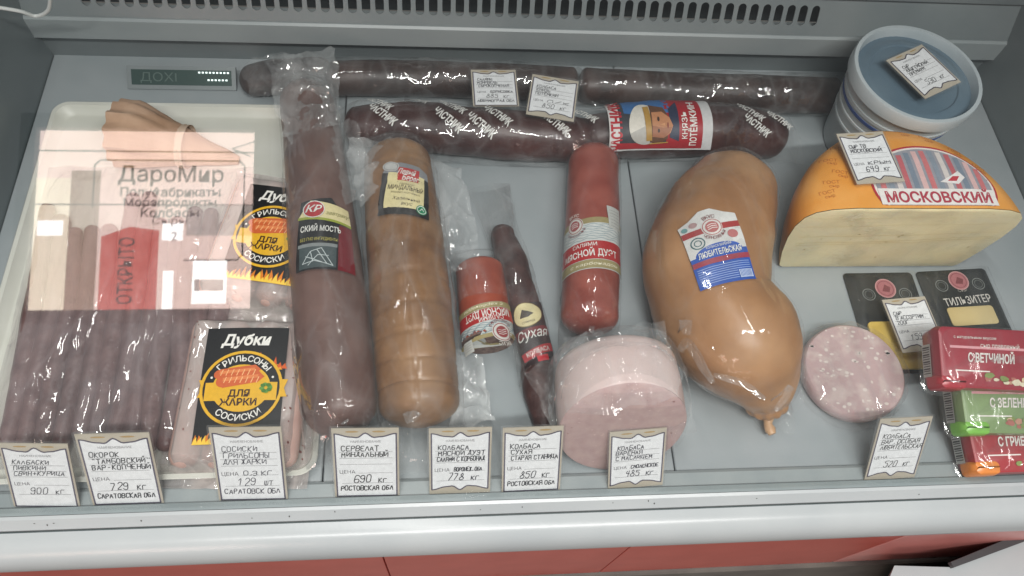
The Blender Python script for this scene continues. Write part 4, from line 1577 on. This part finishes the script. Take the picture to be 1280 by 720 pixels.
def cf(u, v):
    s = v * (len(prof) - 1)
    k = min(int(s), len(prof) - 2)
    f = s - k
    a = left[k].lerp(left[k + 1], f)
    c = right[k].lerp(right[k + 1], f)
    p = a.lerp(c, u)
    e = min(u, 1 - u, v, 1 - v) * 8
    return p + Vector((0, -0.0006 - 0.0016 * min(1, e) * (0.5 + nz(p, 30)), 0))


b.grid(cf, 60, 24, m_paste)
tp = [left[-1].lerp(right[-1], q / 20) for q in range(21)]
obj('cut_face', b, root)
# sticker
so = Vector((CX + 0.016, CY + 0.022, 0.10))
D = Decal(on_mesh(bvc, so, Vector((1, 0, 0)), Vector((0, 1, 0))), step=0.006, h0=0.0005, dh=0.00015)
R_, RV = 0.056, 0.044


def clip_ell(ru, rv, m, lay):
    pts = [(ru * math.cos(2 * math.pi * q / 60), max(rv * math.sin(2 * math.pi * q / 60), -0.0195)) for q in range(60)]
    D.poly(pts, m, lay)


clip_ell(R_, RV, ink((176, 52, 60)), 0)
clip_ell(R_ - 0.002, RV - 0.002, ink((226, 218, 212)), 1)
clip_ell(R_ - 0.004, RV - 0.004, ink((150, 150, 158)), 2)
sc = [(196, 116, 118), (134, 144, 156), (208, 200, 196), (186, 100, 106), (122, 134, 148), (212, 176, 174)]
for k in range(13):
    x = -0.048 + k * 0.0075
    top_ = RV * math.sqrt(max(0, 1 - (x / (R_ - 0.004)) ** 2)) - 0.006
    if top_ > 0.002:
        D.rect(x, -0.004, x + 0.0048, top_, ink(sc[k % 6]), 3)
D.rect(-0.052, -0.0192, 0.052, -0.003, ink((228, 224, 220)), 4)
D.text('МОСКОВСКИЙ', 0.0, -0.0118, 0.0100, ink((172, 66, 80)), 6, wide=0.094, bold=0.03)
D.poly([(0.006, 0.004), (0.022, 0.002), (0.030, 0.009), (0.026, 0.016), (0.020, 0.012)], ink((226, 222, 220)), 5)
D.poly([(0.013, 0.005), (0.021, 0.005), (0.025, 0.010), (0.019, 0.010)], ink((186, 60, 72)), 6)
obj('sticker', D.mb, root, label='round red-edged sticker with stripes')
D = Decal(on_mesh(bvc, Vector((CX, CY + 0.034, 0.10)), Vector((1, 0, 0)), Vector((0, 1, 0))), step=0.006, h0=0.0004)
rng = random.Random(31)
ms = ink((186, 112, 52))
for (u, v, a) in ((-.066, .020, -20), (-.072, -.006, -8), (-.052, .034, -25), (-.078, -.016, 5), (.03, .045, -14), (.052, .030, -22), (.068, .012, -28), (-.062, .004, -20), (.01, .052, -5)):
    D.text('ГОСТ', u, v, 0.0034, ms, 0, rot=a)
    D.text('сыр', u + .001, v - .0045, 0.0030, ms, 0, rot=a)
obj('rind_stamp', D.mb, root)['kind'] = 'stuff'
# cling film over the cut face
b = MB()


def wrap(u, v):
    p = cf(u, v)
    return p + Vector((0, -0.0012 - 0.0016 * max(0, 1 - 2 * abs(nz(p, 34, 4)) - .4), 0))


b.grid(wrap, 70, 30, f_tight)
obj('cling_film', b, root)
rng = random.Random(19)
D = Decal(lambda u, v, h: cf(u, v) + Vector((0, -0.0002 - h, 0)), step=0.5, h0=0.0001)
for q in range(26):
    u_, v_ = rng.uniform(.06, .94), rng.uniform(.12, .88)
    k_ = rng.uniform(.0015, .006)
    D.ell(u_, v_, k_, k_ * 1.6, surf('paste_holes', (206, 184, 130), None, .5), 0, n=9)
for q in range(5):
    v_ = rng.uniform(.2, .85)
    D.line([(.05 + .09 * k_, v_ + .02 * k_ * .3 + rng.uniform(-.004, .004)) for k_ in range(11)], .006, surf('knife_marks', (232, 214, 164), None, .5), 0)
obj('holes', D.mb, root)['kind'] = 'stuff'

# ---- clear bucket with blue lid
LZ = 0.102
pc = at(1148, 90, LZ)
R = 82 * m_per_px(1148, 90, LZ)
root = empty('plastic_bucket', (pc.x, pc.y, 0), 'translucent round plastic bucket with blue lid behind the cheese wheel', 'bucket')
m_bucket = surf('frosted_plastic', (186, 192, 194), (200, 205, 206), 0.35, 20, 0.05, 80, sss=0.15)
m_lid = surf('lid_plastic', (172, 182, 186), (186, 194, 197), 0.3, 16, 0.04, 120)
m_lidblue = surf('lid_blue', (92, 112, 126), (110, 128, 140), 0.3, 14, 0.05, 100)


def lathe(mb, prof, m, n=56, caps=(True, True)):
    mb.loft([[(pc.x + r_ * math.cos(2 * math.pi * j / n), pc.y + r_ * math.sin(2 * math.pi * j / n), z) for j in range(n)] for r_, z in prof], m, caps)


b = MB()
lathe(b, [(R * .72, 0.0006), (R * .74, 0.003), (R * .82, LZ - 0.062), (R * .835, LZ - 0.0612), (R * .837, LZ - 0.0585), (R * .825, LZ - 0.058), (R * .855, LZ - 0.048), (R * .868, LZ - 0.0474), (R * .870, LZ - 0.0446), (R * .86, LZ - 0.044), (R * .90, LZ - 0.030), (R * .915, LZ - 0.0295), (R * .92, LZ - 0.026), (R * .90, LZ - 0.0255), (R * .92, LZ - 0.010)], m_bucket)
body = obj('body', b, root)
b = MB()
lathe(b, [(R * .885, LZ - 0.0365), (R * .893, LZ - 0.0365), (R * .903, LZ - 0.0330), (R * .89, LZ - 0.0330)], ink((56, 80, 140)), caps=(False, False))
obj('blue_stripe', b, root)
b = MB()
lathe(b, [(R * .95, LZ - 0.014), (R * .995, LZ - 0.013), (R * 1.0, LZ - 0.002), (R * .985, LZ), (R * .93, LZ), (R * .915, LZ - 0.003), (R * .90, LZ - 0.009)], m_lid, caps=(False, False))
lid = obj('lid', b, root)
b = MB()
lathe(b, [(R * .90, LZ - 0.009), (R * .80, LZ - 0.0085), (R * .78, LZ - 0.0075), (R * .70, LZ - 0.0075), (R * .68, LZ - 0.009), (R * .02, LZ - 0.009)], m_lidblue, caps=(False, True))
obj('lid_disc', b, lid)
D = Decal(lambda u, v, h: Vector((pc.x + (R * (.90 + .02 * v / .03) + h) * math.sin(u / R), pc.y - (R * (.893 + .004 * v / .01) + h) * math.cos(u / R), LZ - 0.045 + v)), step=0.006, h0=0.0006)
for k in range(5):
    D.line([(-0.02 + 0.004 * q, -0.004 - 0.0028 * k) for q in range(9)], 0.0006, ink((130, 140, 150)), 0)
obj('lettering', D.mb, root)

# ---- sliced cheese packs


def slice_pack(label, quad, z, text, clear_low, th=0.006):
    o_, ex, ey, lw_, lh_ = frame_px(*quad, z + th)
    n = ex.cross(ey)
    base = o_ - n * th
    root = empty('sliced_cheese_pack', base, label, 'cheese pack', 'black sliced cheese packs')
    b = MB()
    fr = lambda u, v, h: base + ex * u + ey * v + n * h
    hw, hh = lw_ / 2, lh_ / 2
    mk = surf('black_pack_film', (40, 42, 42), (52, 54, 53), 0.25, 30, 0.15, 90)
    my = surf('sliced_cheese', (222, 190, 96), (230, 202, 120), 0.4, 30, 0.05, 100)
    rings = []
    for i, h in ((0, 0.0006), (0.0, 0.0014), (0.006, th * .8), (0.010, th)):
        rings.append([fr(p[0], p[1], h) for p in rrect(-hw + i, -hh + i, hw - i, hh - i, 0.004, 0)])
    b.loft(rings, mk)
    obj('pouch', b, root)
    top = th
    D = Decal(lambda u, v, h: fr(u, v, top + h), step=0.02, h0=0.0003)
    pinkb = ink((170, 108, 112))
    D.ell(0.0, hh * .62, 0.0098, 0.0098, pinkb, 0)
    D.ring(0.0, hh * .62, 0.0098, 0.0098, 0.0009, ink((196, 150, 150)), 1)
    D.ring(0.0, hh * .62, 0.0076, 0.0076, 0.0005, ink((120, 60, 66)), 1)
    D.poly([(-.004, hh * .62 - .003), (.000, hh * .62 + .004), (.005, hh * .62 + .001), (.003, hh * .62 - .004)], ink((124, 66, 70)), 1)
    for s in (-1, 1):
        D.ring(s * hw * .52, hh * .50, 0.0060, 0.0060, 0.0006, ink((128, 132, 130)), 0)
        D.ring(s * hw * .52, hh * .50, 0.0040, 0.0040, 0.0005, ink((100, 104, 102)), 0)
    D.text('СЫР', 0, hh * .34, 0.0030, ink((150, 146, 140)), 0)
    if text:
        D.text(text, 0.001, hh * .06, 0.0075, ink((206, 202, 196)), 0, wide=lw_ * .66, rot=3, bold=0.01)
    obj('lettering', D.mb, root)
    b = MB()
    if clear_low:
        b.loft([[fr(p[0], p[1], h) for p in rrect(-hw * .82 + i, -hh * .96 + i, hw * .70 - i, -hh * .05 - i, 0.004, 0)] for i, h in ((0, th - 0.0015), (0, th + 0.0008), (0.0015, th + 0.0014))], my)
    else:
        b.loft([[fr(p[0], p[1], h) for p in rrect(-hw * .66 + i, -hh * .62 + i, hw * .62 - i, -hh * .12 - i, 0.003, 0)] for i, h in ((0, th - 0.0015), (0, th + 0.0008), (0.0012, th + 0.0012))], surf('pale_sliced_cheese', (206, 184, 130), (214, 194, 142), 0.4, 30))
    w_ = obj('cheese_window', b, root)
    b = MB()
    rings = []
    for i, h in ((-0.002, 0.0012), (0.002, th + 0.0012), (0.012, th + 0.0028), (hw * .96, th + 0.003)):
        rg = []
        for p in rrect(-hw + i, -hh + i, hw - i, hh - i, 0.001 if i < .02 else 0.0002, 0):
            q = fr(p[0], p[1], h)
            rg.append(q + n * 0.0010 * (1 + nz(q, 90)))
        rings.append(rg)
    b.loft(rings, f_tight, (False, True))
    obj('plastic_film', b, root)
    return root


slice_pack('black sliced cheese pack with yellow window, partly under the 159 price ticket', ((1056, 338), (1146, 338), (1182, 462), (1094, 466)), 0.0, None, True)
slice_pack('black sliced cheese pack with pale window, right behind the red spread boxes', ((1150, 336), (1236, 333), (1272, 420), (1180, 428)), 0.0, 'ТИЛЬЗИТЕР', False)

# ---- cheese spread boxes


def spread_box(label, tl, ztl, tilt, yaw, body_c, accent, title, sub):
    W_, D_, T_ = 0.104, 0.050, 0.027
    root = empty('cheese_spread_box', (0, 0, 0), label, 'cheese box', 'cheese spread boxes in a heap')
    mbx = surf('box_' + sub, body_c, tuple(min(255, v * 1.06) for v in body_c), 0.32, 40, 0.04, 120)
    b = MB()
    rings = []
    for i, z in ((0.004, 0), (0.002, 0.003), (0.0, T_ * .72), (0.0012, T_ - 0.0012), (0.0030, T_)):
        rings.append([Vector(p) for p in rrect(i, -D_ + i, W_ - i, -i, 0.005, z, 6)])
    b.loft(rings, mbx)
    obj('sleeve', b, root, local=True)
    D = Decal(lambda u, v, h: Vector((u, v, T_ + h)), step=0.03, h0=0.0003, dh=0.0002)
    wh = ink((226, 220, 214))
    D.rect(0.009, -D_ * .36, W_ - .01, -D_ * .32, ink((210, 150, 156)), 0)
    D.text(title, 0.042, -D_ * .50, 0.0068, wh, 1, wide=0.038, shear=0.12, bold=0.03)
    D.text('сыр плавленый', 0.050, -D_ * .30, 0.0036, wh, 1, wide=0.032)
    D.text('с натуральным вкусом', 0.030, -D_ * .18, 0.0022, wh, 1)
    D.poly([(W_ - .03, -D_ * .04 - .004), (W_ - .007, -D_ * .04 - .004), (W_ - .007, -D_ * .62), (W_ - .018, -D_ * .5)], accent, 0)
    rg = random.Random(sub)
    for k in range(16):
        cu_, cv_ = 0.034 + rg.uniform(0, 0.055), -D_ * rg.uniform(.76, .90)
        n_ = rg.randint(5, 8)
        rr = rg.uniform(.0018, .0042)
        D.poly([(cu_ + rr * rg.uniform(.7, 1.2) * math.cos(6.283 * q / n_), cv_ + rr * .7 * rg.uniform(.7, 1.2) * math.sin(6.283 * q / n_)) for q in range(n_)], ink(rg.choice([(206, 186, 150), (186, 140, 118), (170, 104, 92), (214, 204, 178), (126, 140, 80)])), 1 + k % 3)
    D.rect(0.012, -D_ * .72, 0.040, -D_ * .70, wh, 0)
    obj('lettering', D.mb, root, local=True)
    # coloured corner flash and see-through tub end
    b = MB()
    b.loft([rrect(-0.0008 + i, -D_ - 0.0008 + i, 0.022 - i, -D_ + 0.012 - i, 0.004, z, 5) for i, z in ((0.0, T_ * .35), (0.0, T_ * .75), (0.0012, T_ - 0.0006), (0.0030, T_ + 0.0008))], surf('flash_' + sub, tuple(accent_rgb[sub]), tuple(min(255, v * 1.05) for v in accent_rgb[sub]), 0.3, 30))
    obj('corner_flash', b, root, local=True)
    D = Decal(lambda u, v, h: Vector((-h, -u, v)), step=0.03, h0=0.0004, dh=0.0002)
    D.rect(0.014, 0.005, 0.040, 0.016, ink((176, 176, 172)), 0)
    for k in range(12):
        D.rect(0.016 + .0019 * k, 0.006, 0.0168 + .0019 * k + (.0005 if k % 3 == 0 else 0), 0.015, ink((60, 56, 56)), 1)
    obj('barcode', D.mb, root, local=True)
    b = MB()
    rings = []
    for i, z in ((-0.004, 0.0045), (-0.004, 0.0065), (-0.0008, 0.0075), (-0.0006, T_ * .6), (0.003, T_ + 0.0012), (0.007, T_ + 0.0026), (0.028, T_ + 0.0028)):
        rings.append([Vector(p) + Vector((0, 0, 0.0006 * nz(p, 80))) for p in rrect(i, -D_ + i, W_ - i, -i, max(0.010 - i * .3, .001), z, 6)])
    b.loft(rings, f_tight, (False, True))
    obj('plastic_film', b, root, local=True)
    # stand it: top back left corner at the given place
    rot = Matrix.Rotation(math.radians(yaw), 4, 'Z') @ Matrix.Rotation(math.radians(tilt), 4, 'X')
    corner = at(*tl, ztl)
    off = rot @ Vector((0.004, -0.004, T_))
    root.matrix_world = Matrix.Translation(corner - off) @ rot
    return root


accent_rgb = {'ham': (168, 62, 70), 'herb': (126, 184, 84), 'mushroom': (208, 128, 66)}
spread_box('red cheese box reading С ВЕТЧИНОЙ, topmost of the heap by the glass', (1178, 412), 0.078, 16, -4, (150, 56, 66), ink((226, 186, 60)), 'С ВЕТЧИНОЙ', 'ham')
spread_box('cheese box with bright green corner, middle of the heap', (1204, 470), 0.054, 14, -2, (126, 148, 104), ink((190, 60, 66)), 'С ЗЕЛЕНЬЮ', 'herb')
spread_box('red cheese box with orange corner reading С ГРИБАМИ, lowest of the heap', (1212, 520), 0.036, 10, 0, (152, 58, 62), ink((224, 180, 60)), 'С ГРИБАМИ', 'mushroom')

# ---- printed pack of two dark sausages across the back
m_blk = surf('dark_smoked_casing', (54, 28, 27), (78, 44, 40), 0.38, 34, 0.2, 120, contrast=(0.3, 0.7))
rp = at(700, 165, 0.0)
root = empty('printed_sausage_pack', (rp.x, rp.y, 0), 'long clear pack of dark sausages printed with white words, bearing a portrait label', 'sausage pack')
for pts in ([(450, 158, 25), (520, 158, 30), (600, 166, 31), (690, 172, 30), (722, 175, 27)], [(745, 170, 27), (800, 166, 32), (900, 163, 32), (962, 170, 27)]):
    axs = axis_px(pts)
    b = MB()
    tube(b, rounded(axs, None, 36, 0.8, 0.8), m_blk, 30, lambda t, a, p: 0.0012 * nz(p, 45) + 0.0007 * nz(p, 120, 2))
    obj('sausage', b, root)
pa = axis_px([(452, 160, 34), (530, 162, 35), (620, 168, 35), (720, 172, 33), (800, 164, 34), (900, 164, 34), (968, 170, 30)])
pa = [(a[0], a[1], a[3] * 0.92, a[3] * 0.98) for a in pa]
f_pack = film('printed_film', 0.012, 0.08, 0.06, 1.0, 18)
fo = bag(root, pa, 0.0012, f_pack, 81, 0.0014, 0.012, 0.010, n=80, flare0=1.1, flare1=0.9)
pbv = BVHTree.FromObject(fo, bpy.context.evaluated_depsgraph_get()) if False else None
fm = MB()
fm.v = [v.co + ORG[root.name] for v in fo.data.vertices]
fm.f = [tuple(p.vertices) for p in fo.data.polygons]
fbv = fm.bvh()
wprint = ink((214, 214, 210))
pa0, pa1 = Vector(pa[0][:3]), Vector(pa[-1][:3])
for xw, dv in ((475, -1), (560, 1), (520, -1.9), (565, -.9), (665, -1.1), (620, 0.2), (690, .9), (600, 1.2), (480, .5), (930, -.6), (935, 1.0), (965, .2), (725, -.3)):
    oc = at(xw, 166, 0.028)
    yv = (pa1 - pa0).normalized()
    f_ = (oc - pa0).dot(yv)
    cc_ = pa0 + yv * f_
    tf = on_tube(fbv, Vector((cc_.x, cc_.y + (-.002 if 560 < xw < 760 else .001), 0.0275 + 0.027)), Vector((0, -1, 0)), yv, 0.027)
    D = Decal(lambda u, v, h: tf(-v + 0.011 * dv, u, h), step=0.005, h0=0.0008)
    D.text('ЧАСТНИК', 0, 0, 0.0074, wprint, 0, wide=0.031, rot=-42, bold=0.035)
    obj('printed_word', D.mb, root)
o_, ex, ey, lw_, lh_ = frame_px((757, 127), (888, 128), (896, 186), (768, 190), 0.052)
RL = pa[4][3]
lh_ = arc(lh_, RL, .9)
_tf = on_tube(fbv, o_, -ey, ex, RL)
D = Decal(lambda u, v, h: _tf(-v, u, h), step=0.005, h0=0.0010, dh=0.0003)
hw, hh = lw_ / 2, lh_ / 2
D.rect(-hw, -hh, hw, hh, ink((196, 196, 196)), 0)
D.rect(-hw * .86, -hh * .9, hw * .50, hh, ink((58, 60, 66)), 1)
D.rect(-hw * .70, hh * .42, hw * .20, hh, ink((56, 104, 158)), 2)
D.rect(hw * .10, -hh * .86, hw * .80, hh, ink((156, 30, 40)), 2)
D.rect(-hw * .86, -hh * .88, hw * .80, -hh * .58, ink((150, 36, 44)), 3)
D.rect(-hw * 1.0, -hh * .95, -hw * .80, hh, ink((204, 200, 198)), 2)
D.text('ЧАСТНИК', -hw * .86, 0.0, 0.0095, ink((170, 36, 46)), 4, wide=lh_ * .92, rot=90, bold=0.04)
# head in a white cap, lying on its side as on the label
cap_, skin, gold_ = ink((206, 202, 192)), ink((176, 122, 86)), ink((164, 128, 62))
D.ell(-hw * .32, hh * .02, 0.0150, 0.0195, cap_, 4)
D.ell(-hw * .32, hh * .02, 0.0150, 0.0195, ink((170, 168, 162)), 5, 200, 300)
D.poly([(-hw * .20, hh * .66), (hw * .06, hh * .55), (hw * .14, hh * .30), (hw * .12, -hh * .42), (-hw * .02, -hh * .60), (-hw * .22, -hh * .56)], ink((92, 62, 44)), 5)
D.poly([(-hw * .18, hh * .40), (hw * .02, hh * .42), (hw * .16, hh * .26), (hw * .22, hh * .02), (hw * .17, -hh * .20), (hw * .04, -hh * .38), (-hw * .18, -hh * .34)], skin, 6)
D.poly([(-hw * .18, hh * .02), (hw * .02, -hh * .04), (hw * .20, -hh * .02), (hw * .15, -hh * .20), (hw * .04, -hh * .38), (-hw * .18, -hh * .34)], ink((150, 96, 66)), 7)
D.poly([(-hw * .33, hh * .56), (-hw * .22, hh * .58), (-hw * .18, -hh * .48), (-hw * .29, -hh * .50)], gold_, 7)
D.ell(-hw * .06, hh * .20, 0.0011, 0.0019, ink((58, 36, 26)), 8, n=10)
D.ell(-hw * .06, -hh * .14, 0.0011, 0.0019, ink((58, 36, 26)), 8, n=10)
D.poly([(-hw * .04, hh * .04), (hw * .06, hh * .10), (hw * .07, hh * .00)], ink((196, 142, 102)), 8)
D.ell(hw * .12, hh * .02, 0.0007, 0.0028, ink((128, 60, 50)), 8, n=10)
D.poly([(hw * .16, hh * .5), (hw * .34, hh * .72), (hw * .34, -hh * .52), (hw * .16, -hh * .36)], ink((40, 48, 70)), 5)
D.line([(-hw * .22, -hh * .62), (hw * .12, -hh * .56)], 0.0014, gold_, 8)
D.text('КНЯЗЬ', hw * .45, 0.0, 0.0050, white, 4, wide=lh_ * .42, rot=90, bold=0.01)
D.text('ПОТЁМКИН', hw * .62, -hh * .0, 0.0062, white, 4, wide=lh_ * .72, rot=90, bold=0.02)
obj('label', D.mb, root, label='red and blue label with a head in a white cap')

# ---- long brown sausages along the back wall
m_brn = surf('brown_casing', (48, 34, 30), (70, 50, 44), 0.45, 40, 0.25, 110)
for pts, lb, sd in (([(418, 98, 22), (520, 98, 22), (610, 101, 22), (714, 106, 22)], 'long brown sausage in film along the back, with the 885 ticket on it', 91),
                    ([(733, 107, 22), (840, 113, 22), (950, 117, 23), (1040, 120, 22)], 'long brown sausage in film along the back, ending beside the bucket', 95)):
    root, mb, axs, st = sausage('back_sausage', lb, 'sausage', pts, m_brn, end0=0.5, end1=0.4)
    bag(root, axs, 0.0016, f_clear, sd, 0.0016, 0.02, 0.012, flare0=1.0, flare1=1.0)
root, mb, axs, st = sausage('back_sausage', 'dark end of a sausage in crumpled film behind the long mauve one', 'sausage', [(318, 100, 20), (350, 96, 22), (400, 94, 22)], surf('dark_grey_casing', (62, 56, 56), (80, 72, 70), 0.45, 40, 0.2), end0=0.9)
sheet(root, [(300, 85), (362, 68), (380, 120), (318, 130)], 0.03, f_clear, 0.006, 28, 97)

# ---- hanging white cable in the upper corner
b = MB()
cp = [at(-10, 8, 0.12), at(25, 14, 0.11), at(45, 20, 0.10), at(60, 13, 0.11), at(63, -6, 0.13)]
s = spline([tuple(p) for p in cp], 30)
tube(b, [(*p, 0.0016, 0.0016) for p in s], surf('white_cable', (208, 212, 210), None, 0.4), 10)
o = obj('cable', b)
tag(o, 'looped white cable hanging in the upper left corner of the case', 'cable')

# ================================================================== price tickets
m_card = surf('ticket_card', (182, 173, 156), (192, 184, 168), 0.5, 60)
m_paper = ink((228, 230, 232), 0.5)
m_line = ink((84, 78, 96))
m_pen = ink((36, 36, 50))
m_print = ink((110, 108, 112))
m_sleeve = film('ticket_sleeve', 0.04, 0.02, 0.06, 0.05, 6, crease=0.0)


def ticket(label, o, ex, ey, wd, ht, lines, price, seed, foot=None, scroll=False, slant=0.12, origin='', group='price tickets standing along the front rail'):
    n = ex.cross(ey).normalized()
    root = empty('price_ticket', o, label, 'price ticket', group)
    fr = lambda u, v, h: o + ex * u + ey * v + n * h
    b = MB()
    vs = [fr(u, v, h) for h in (0.0, 0.0008) for u, v in ((-wd / 2, 0), (wd / 2, 0), (wd / 2, ht), (-wd / 2, ht))]
    b.add(vs, [(3, 2, 1, 0), (4, 5, 6, 7), (0, 1, 5, 4), (1, 2, 6, 5), (2, 3, 7, 6), (3, 0, 4, 7)], m_card)
    obj('card', b, root, smooth=False)
    D = Decal(lambda u, v, h: fr(u, v, 0.0008 + h), step=0.05, h0=0.00015, dh=0.0001)

    def wave(t, k=1.0):
        return ht * (0.905 + 0.022 * math.cos(4 * math.pi * t) * k - 0.030 * math.exp(-((t - .38) / .07) ** 2) - 0.030 * math.exp(-((t - .62) / .07) ** 2) + 0.012 * math.exp(-((t - .5) / .05) ** 2))
    top = [(-wd * .46 + wd * .92 * q / 28, wave(q / 28)) for q in range(29)]
    v0 = ht * 0.012
    bot = [(-wd * .46 + wd * .92 * q / 28, v0) for q in range(29)]
    if scroll:
        bot = [(-wd * .46 + wd * .92 * q / 28, ht * 1.0 - wave(q / 28) - ht * 0.005) for q in range(29)]
    D.poly(bot + top[::-1], m_paper, 0)
    D.line(bot + top[::-1] + [bot[0]], wd * .022, m_line, 1)
    for q in (-1, 1):
        D.ell(q * wd * .20, ht * .955, wd * .10, ht * .012, ink((170, 142, 92)), 0, n=14)
    D.text('НАИМЕНОВАНИЕ', 0, ht * .815, ht * .032, m_print, 1, wide=wd * .46)
    for v in (.665, .575, .485):
        D.line([(-wd * .40, ht * v), (wd * .40, ht * v)], 0.00025, m_print, 1)
    D.text('ЦЕНА', -wd * .29, ht * .375, ht * .048, ink((70, 68, 74)), 1)
    D.line([(-wd * .12, ht * .355), (wd * .40, ht * .355)], 0.00025, m_print, 1)
    D.line([(-wd * .38, ht * .205), (wd * .40, ht * .205)], 0.00025, m_print, 1)
    rng = random.Random(seed)
    m_pen = [ink((36, 36, 50)), ink((28, 30, 40)), ink((48, 46, 62)), ink((34, 34, 36))][seed % 4]
    pw = wd * rng.uniform(.0095, .0135)
    v = .685
    for ln in lines:
        hgt = ht * .068
        wfull = min(wd * .82, len(ln) * hgt * 0.80)
        pen(D, ln, -wd * .38 + rng.uniform(0, .03) * wd, ht * v, hgt, m_pen, wide=wfull, wd=pw, slant=slant, rng=rng)
        v -= .088
    if origin:
        pen(D, origin, -wd * .10, ht * .355, ht * .058, m_pen, wide=wd * .50, wd=pw, slant=slant, rng=rng)
    num, unit = price
    pen(D, num, -wd * .20, ht * .215, ht * .105, m_pen, wide=wd * .085 * len(num) + wd * .02, wd=pw, slant=.2, rng=rng)
    pen(D, unit, wd * .18, ht * .215, ht * .06, m_pen, wide=wd * .07 * len(unit), wd=pw, slant=.1, rng=rng)
    if foot:
        pen(D, foot, -wd * .40, ht * .10, ht * .066, m_pen, wide=wd * .84, wd=pw * 1.1, slant=slant, rng=rng)
    obj('print', D.mb, root, smooth=False)
    b = MB()
    e = 0.0012
    vs = [fr(u, v, h) for h in (-0.0006, 0.0018) for u, v in ((-wd / 2 - e, -e), (wd / 2 + e, -e), (wd / 2 + e, ht + e), (-wd / 2 - e, ht + e))]
    b.add(vs, [(3, 2, 1, 0), (4, 5, 6, 7), (0, 1, 5, 4), (1, 2, 6, 5), (2, 3, 7, 6), (3, 0, 4, 7)], m_sleeve)
    obj('clear_sleeve', b, root, smooth=False)
    return root


TK = [
    (57, 637, 0.050, 0.066, 3, ['Калбаски', 'Пивкини', 'Свин+Курица'], ('900', 'КГ'), None, False, .25, '', 'small ticket with price 900 leaning at the far left of the rail'),
    (159, 634, 0.055, 0.074, 0, ['ОКОРОК', '"ТАМБОВСКИЙ"', 'ВАР-КОПЧЕНЫЙ'], ('729', 'КГ'), 'САРАТОВСКАЯ ОБЛ', False, .08, '', 'handwritten ticket with price 729 in front of the thin sausage sticks'),
    (316, 631, 0.055, 0.077, 1, ['СОСИСКИ', 'ГРИЛЬСОНЫ', 'ДЛЯ ЖАРКИ'], ('129', 'ШТ'), 'САРАТОВСК ОБЛ', False, .08, '0,3 КГ', 'handwritten ticket with price 129 in front of the grill sausage pack'),
    (459, 625, 0.053, 0.073, 1, ['СЕРВЕЛАТ', 'МИНДАЛЬНЫЙ'], ('690', 'КГ'), 'РОСТОВСКАЯ ОБЛ', False, .06, '', 'handwritten ticket with price 690 in front of the tan sausage roll'),
    (575, 620, 0.051, 0.071, 0, ['КОЛБАСА', 'МЯСНОЙ ДУЭТ', 'САЛЯМИ С КОРБОНАД'], ('778', 'КГ'), None, True, .06, 'ВОРОНЕЖ. ОБЛ', 'handwritten ticket with price 778 between tickets 690 and 850'),
    (664, 617, 0.050, 0.070, -1, ['КОЛБАСА', 'СУХАЯ', 'СТАРАЯ СТАНИЦА'], ('850', 'КГ'), 'РОСТОВСКАЯ ОБЛ', False, .06, '', 'handwritten ticket with price 850 on the rail before the dry sausages'),
    (795, 611, 0.048, 0.064, -4, ['КОЛБАСА', 'ВАРЁНАЯ', 'С МАСЛИЦЕМ'], ('485', 'КГ'), None, True, .08, 'СМОЛЕНСКОЕ', 'tilted ticket with price 485 in front of the boiled sausage cut face'),
    (1114, 602, 0.047, 0.070, -2, ['КОЛБАСА', 'ВАР. ОСОБАЯ', 'ЛЮБИТЕЛЬСКАЯ'], ('520', 'КГ'), None, True, .15, '', 'lone ticket with price 520 on the rail below the pink slice'),
]
for i, (px, py, wd, ht, rot, ln, pr, ft, scr, sl, org_, lb) in enumerate(TK):
    o = at(px, py, 0.008)
    o = Vector((o.x, -0.0034, 0.0060))
    a = math.radians(-rot)
    gx = Vector((1, 0, 0))
    ex = gx * math.cos(a) + GDIR * math.sin(a)
    ey = GDIR * math.cos(a) - gx * math.sin(a)
    ticket(lb, o, ex, ey, wd * .90, ht * .86, ln, pr, 100 + i, ft, scr, sl, org_)

LAID = [
    (((588, 87), (643, 89), (650, 132), (592, 134)), 0.048, ['САЛЯМИ', 'МОНРВЕЛЬ', 'СЫРОКОПЧЕНАЯ'], ('885', 'КГ'), 'ЛЮБИМОГРАД ОБЛ', False, 'БОРИСОВКА', 'price ticket 885 lying on the brown sausage at the back'),
    (((668, 94), (727, 103), (713, 152), (655, 142)), 0.056, ['КОЛБАСА', 'КНЯЗЬ', 'ПОТЁМКИН'], ('850', 'КГ'), None, True, 'П/К', 'slanting price ticket 850 lying on the printed sausage pack'),
    (((1043, 168), (1105, 165), (1128, 227), (1073, 231)), 0.1015, ['СЫР ТВ', 'МОСКОВСКИЙ'], ('649', 'КГ'), None, True, 'КРЫМ', 'price ticket 649 lying on the orange cheese wheel'),
    (((1104, 76), (1147, 61), (1205, 98), (1160, 124)), LZ + 0.003, ['СЫР', 'АДЫГЕЙСКИЙ', 'ПРЕМИУМ'], ('530', 'КГ'), None, True, '', 'price ticket 530 lying on the bucket lid'),
    (((1103, 374), (1160, 372), (1178, 435), (1127, 443)), 0.020, ['СЫР', 'В АССОРТИМ.', '200Г'], ('159', 'Г'), None, True, '', 'price ticket 159 lying on the black sliced cheese pack'),
]
for i, (quad, z, ln, pr, ft, scr, org_, lb) in enumerate(LAID):
    o_, ex, ey, wd, ht = frame_px(*quad, z)
    ticket(lb, o_ - ey * ht / 2, ex, ey, wd, ht, ln, pr, 200 + i, ft, scr, 0.1, org_, 'price tickets lying on the goods')
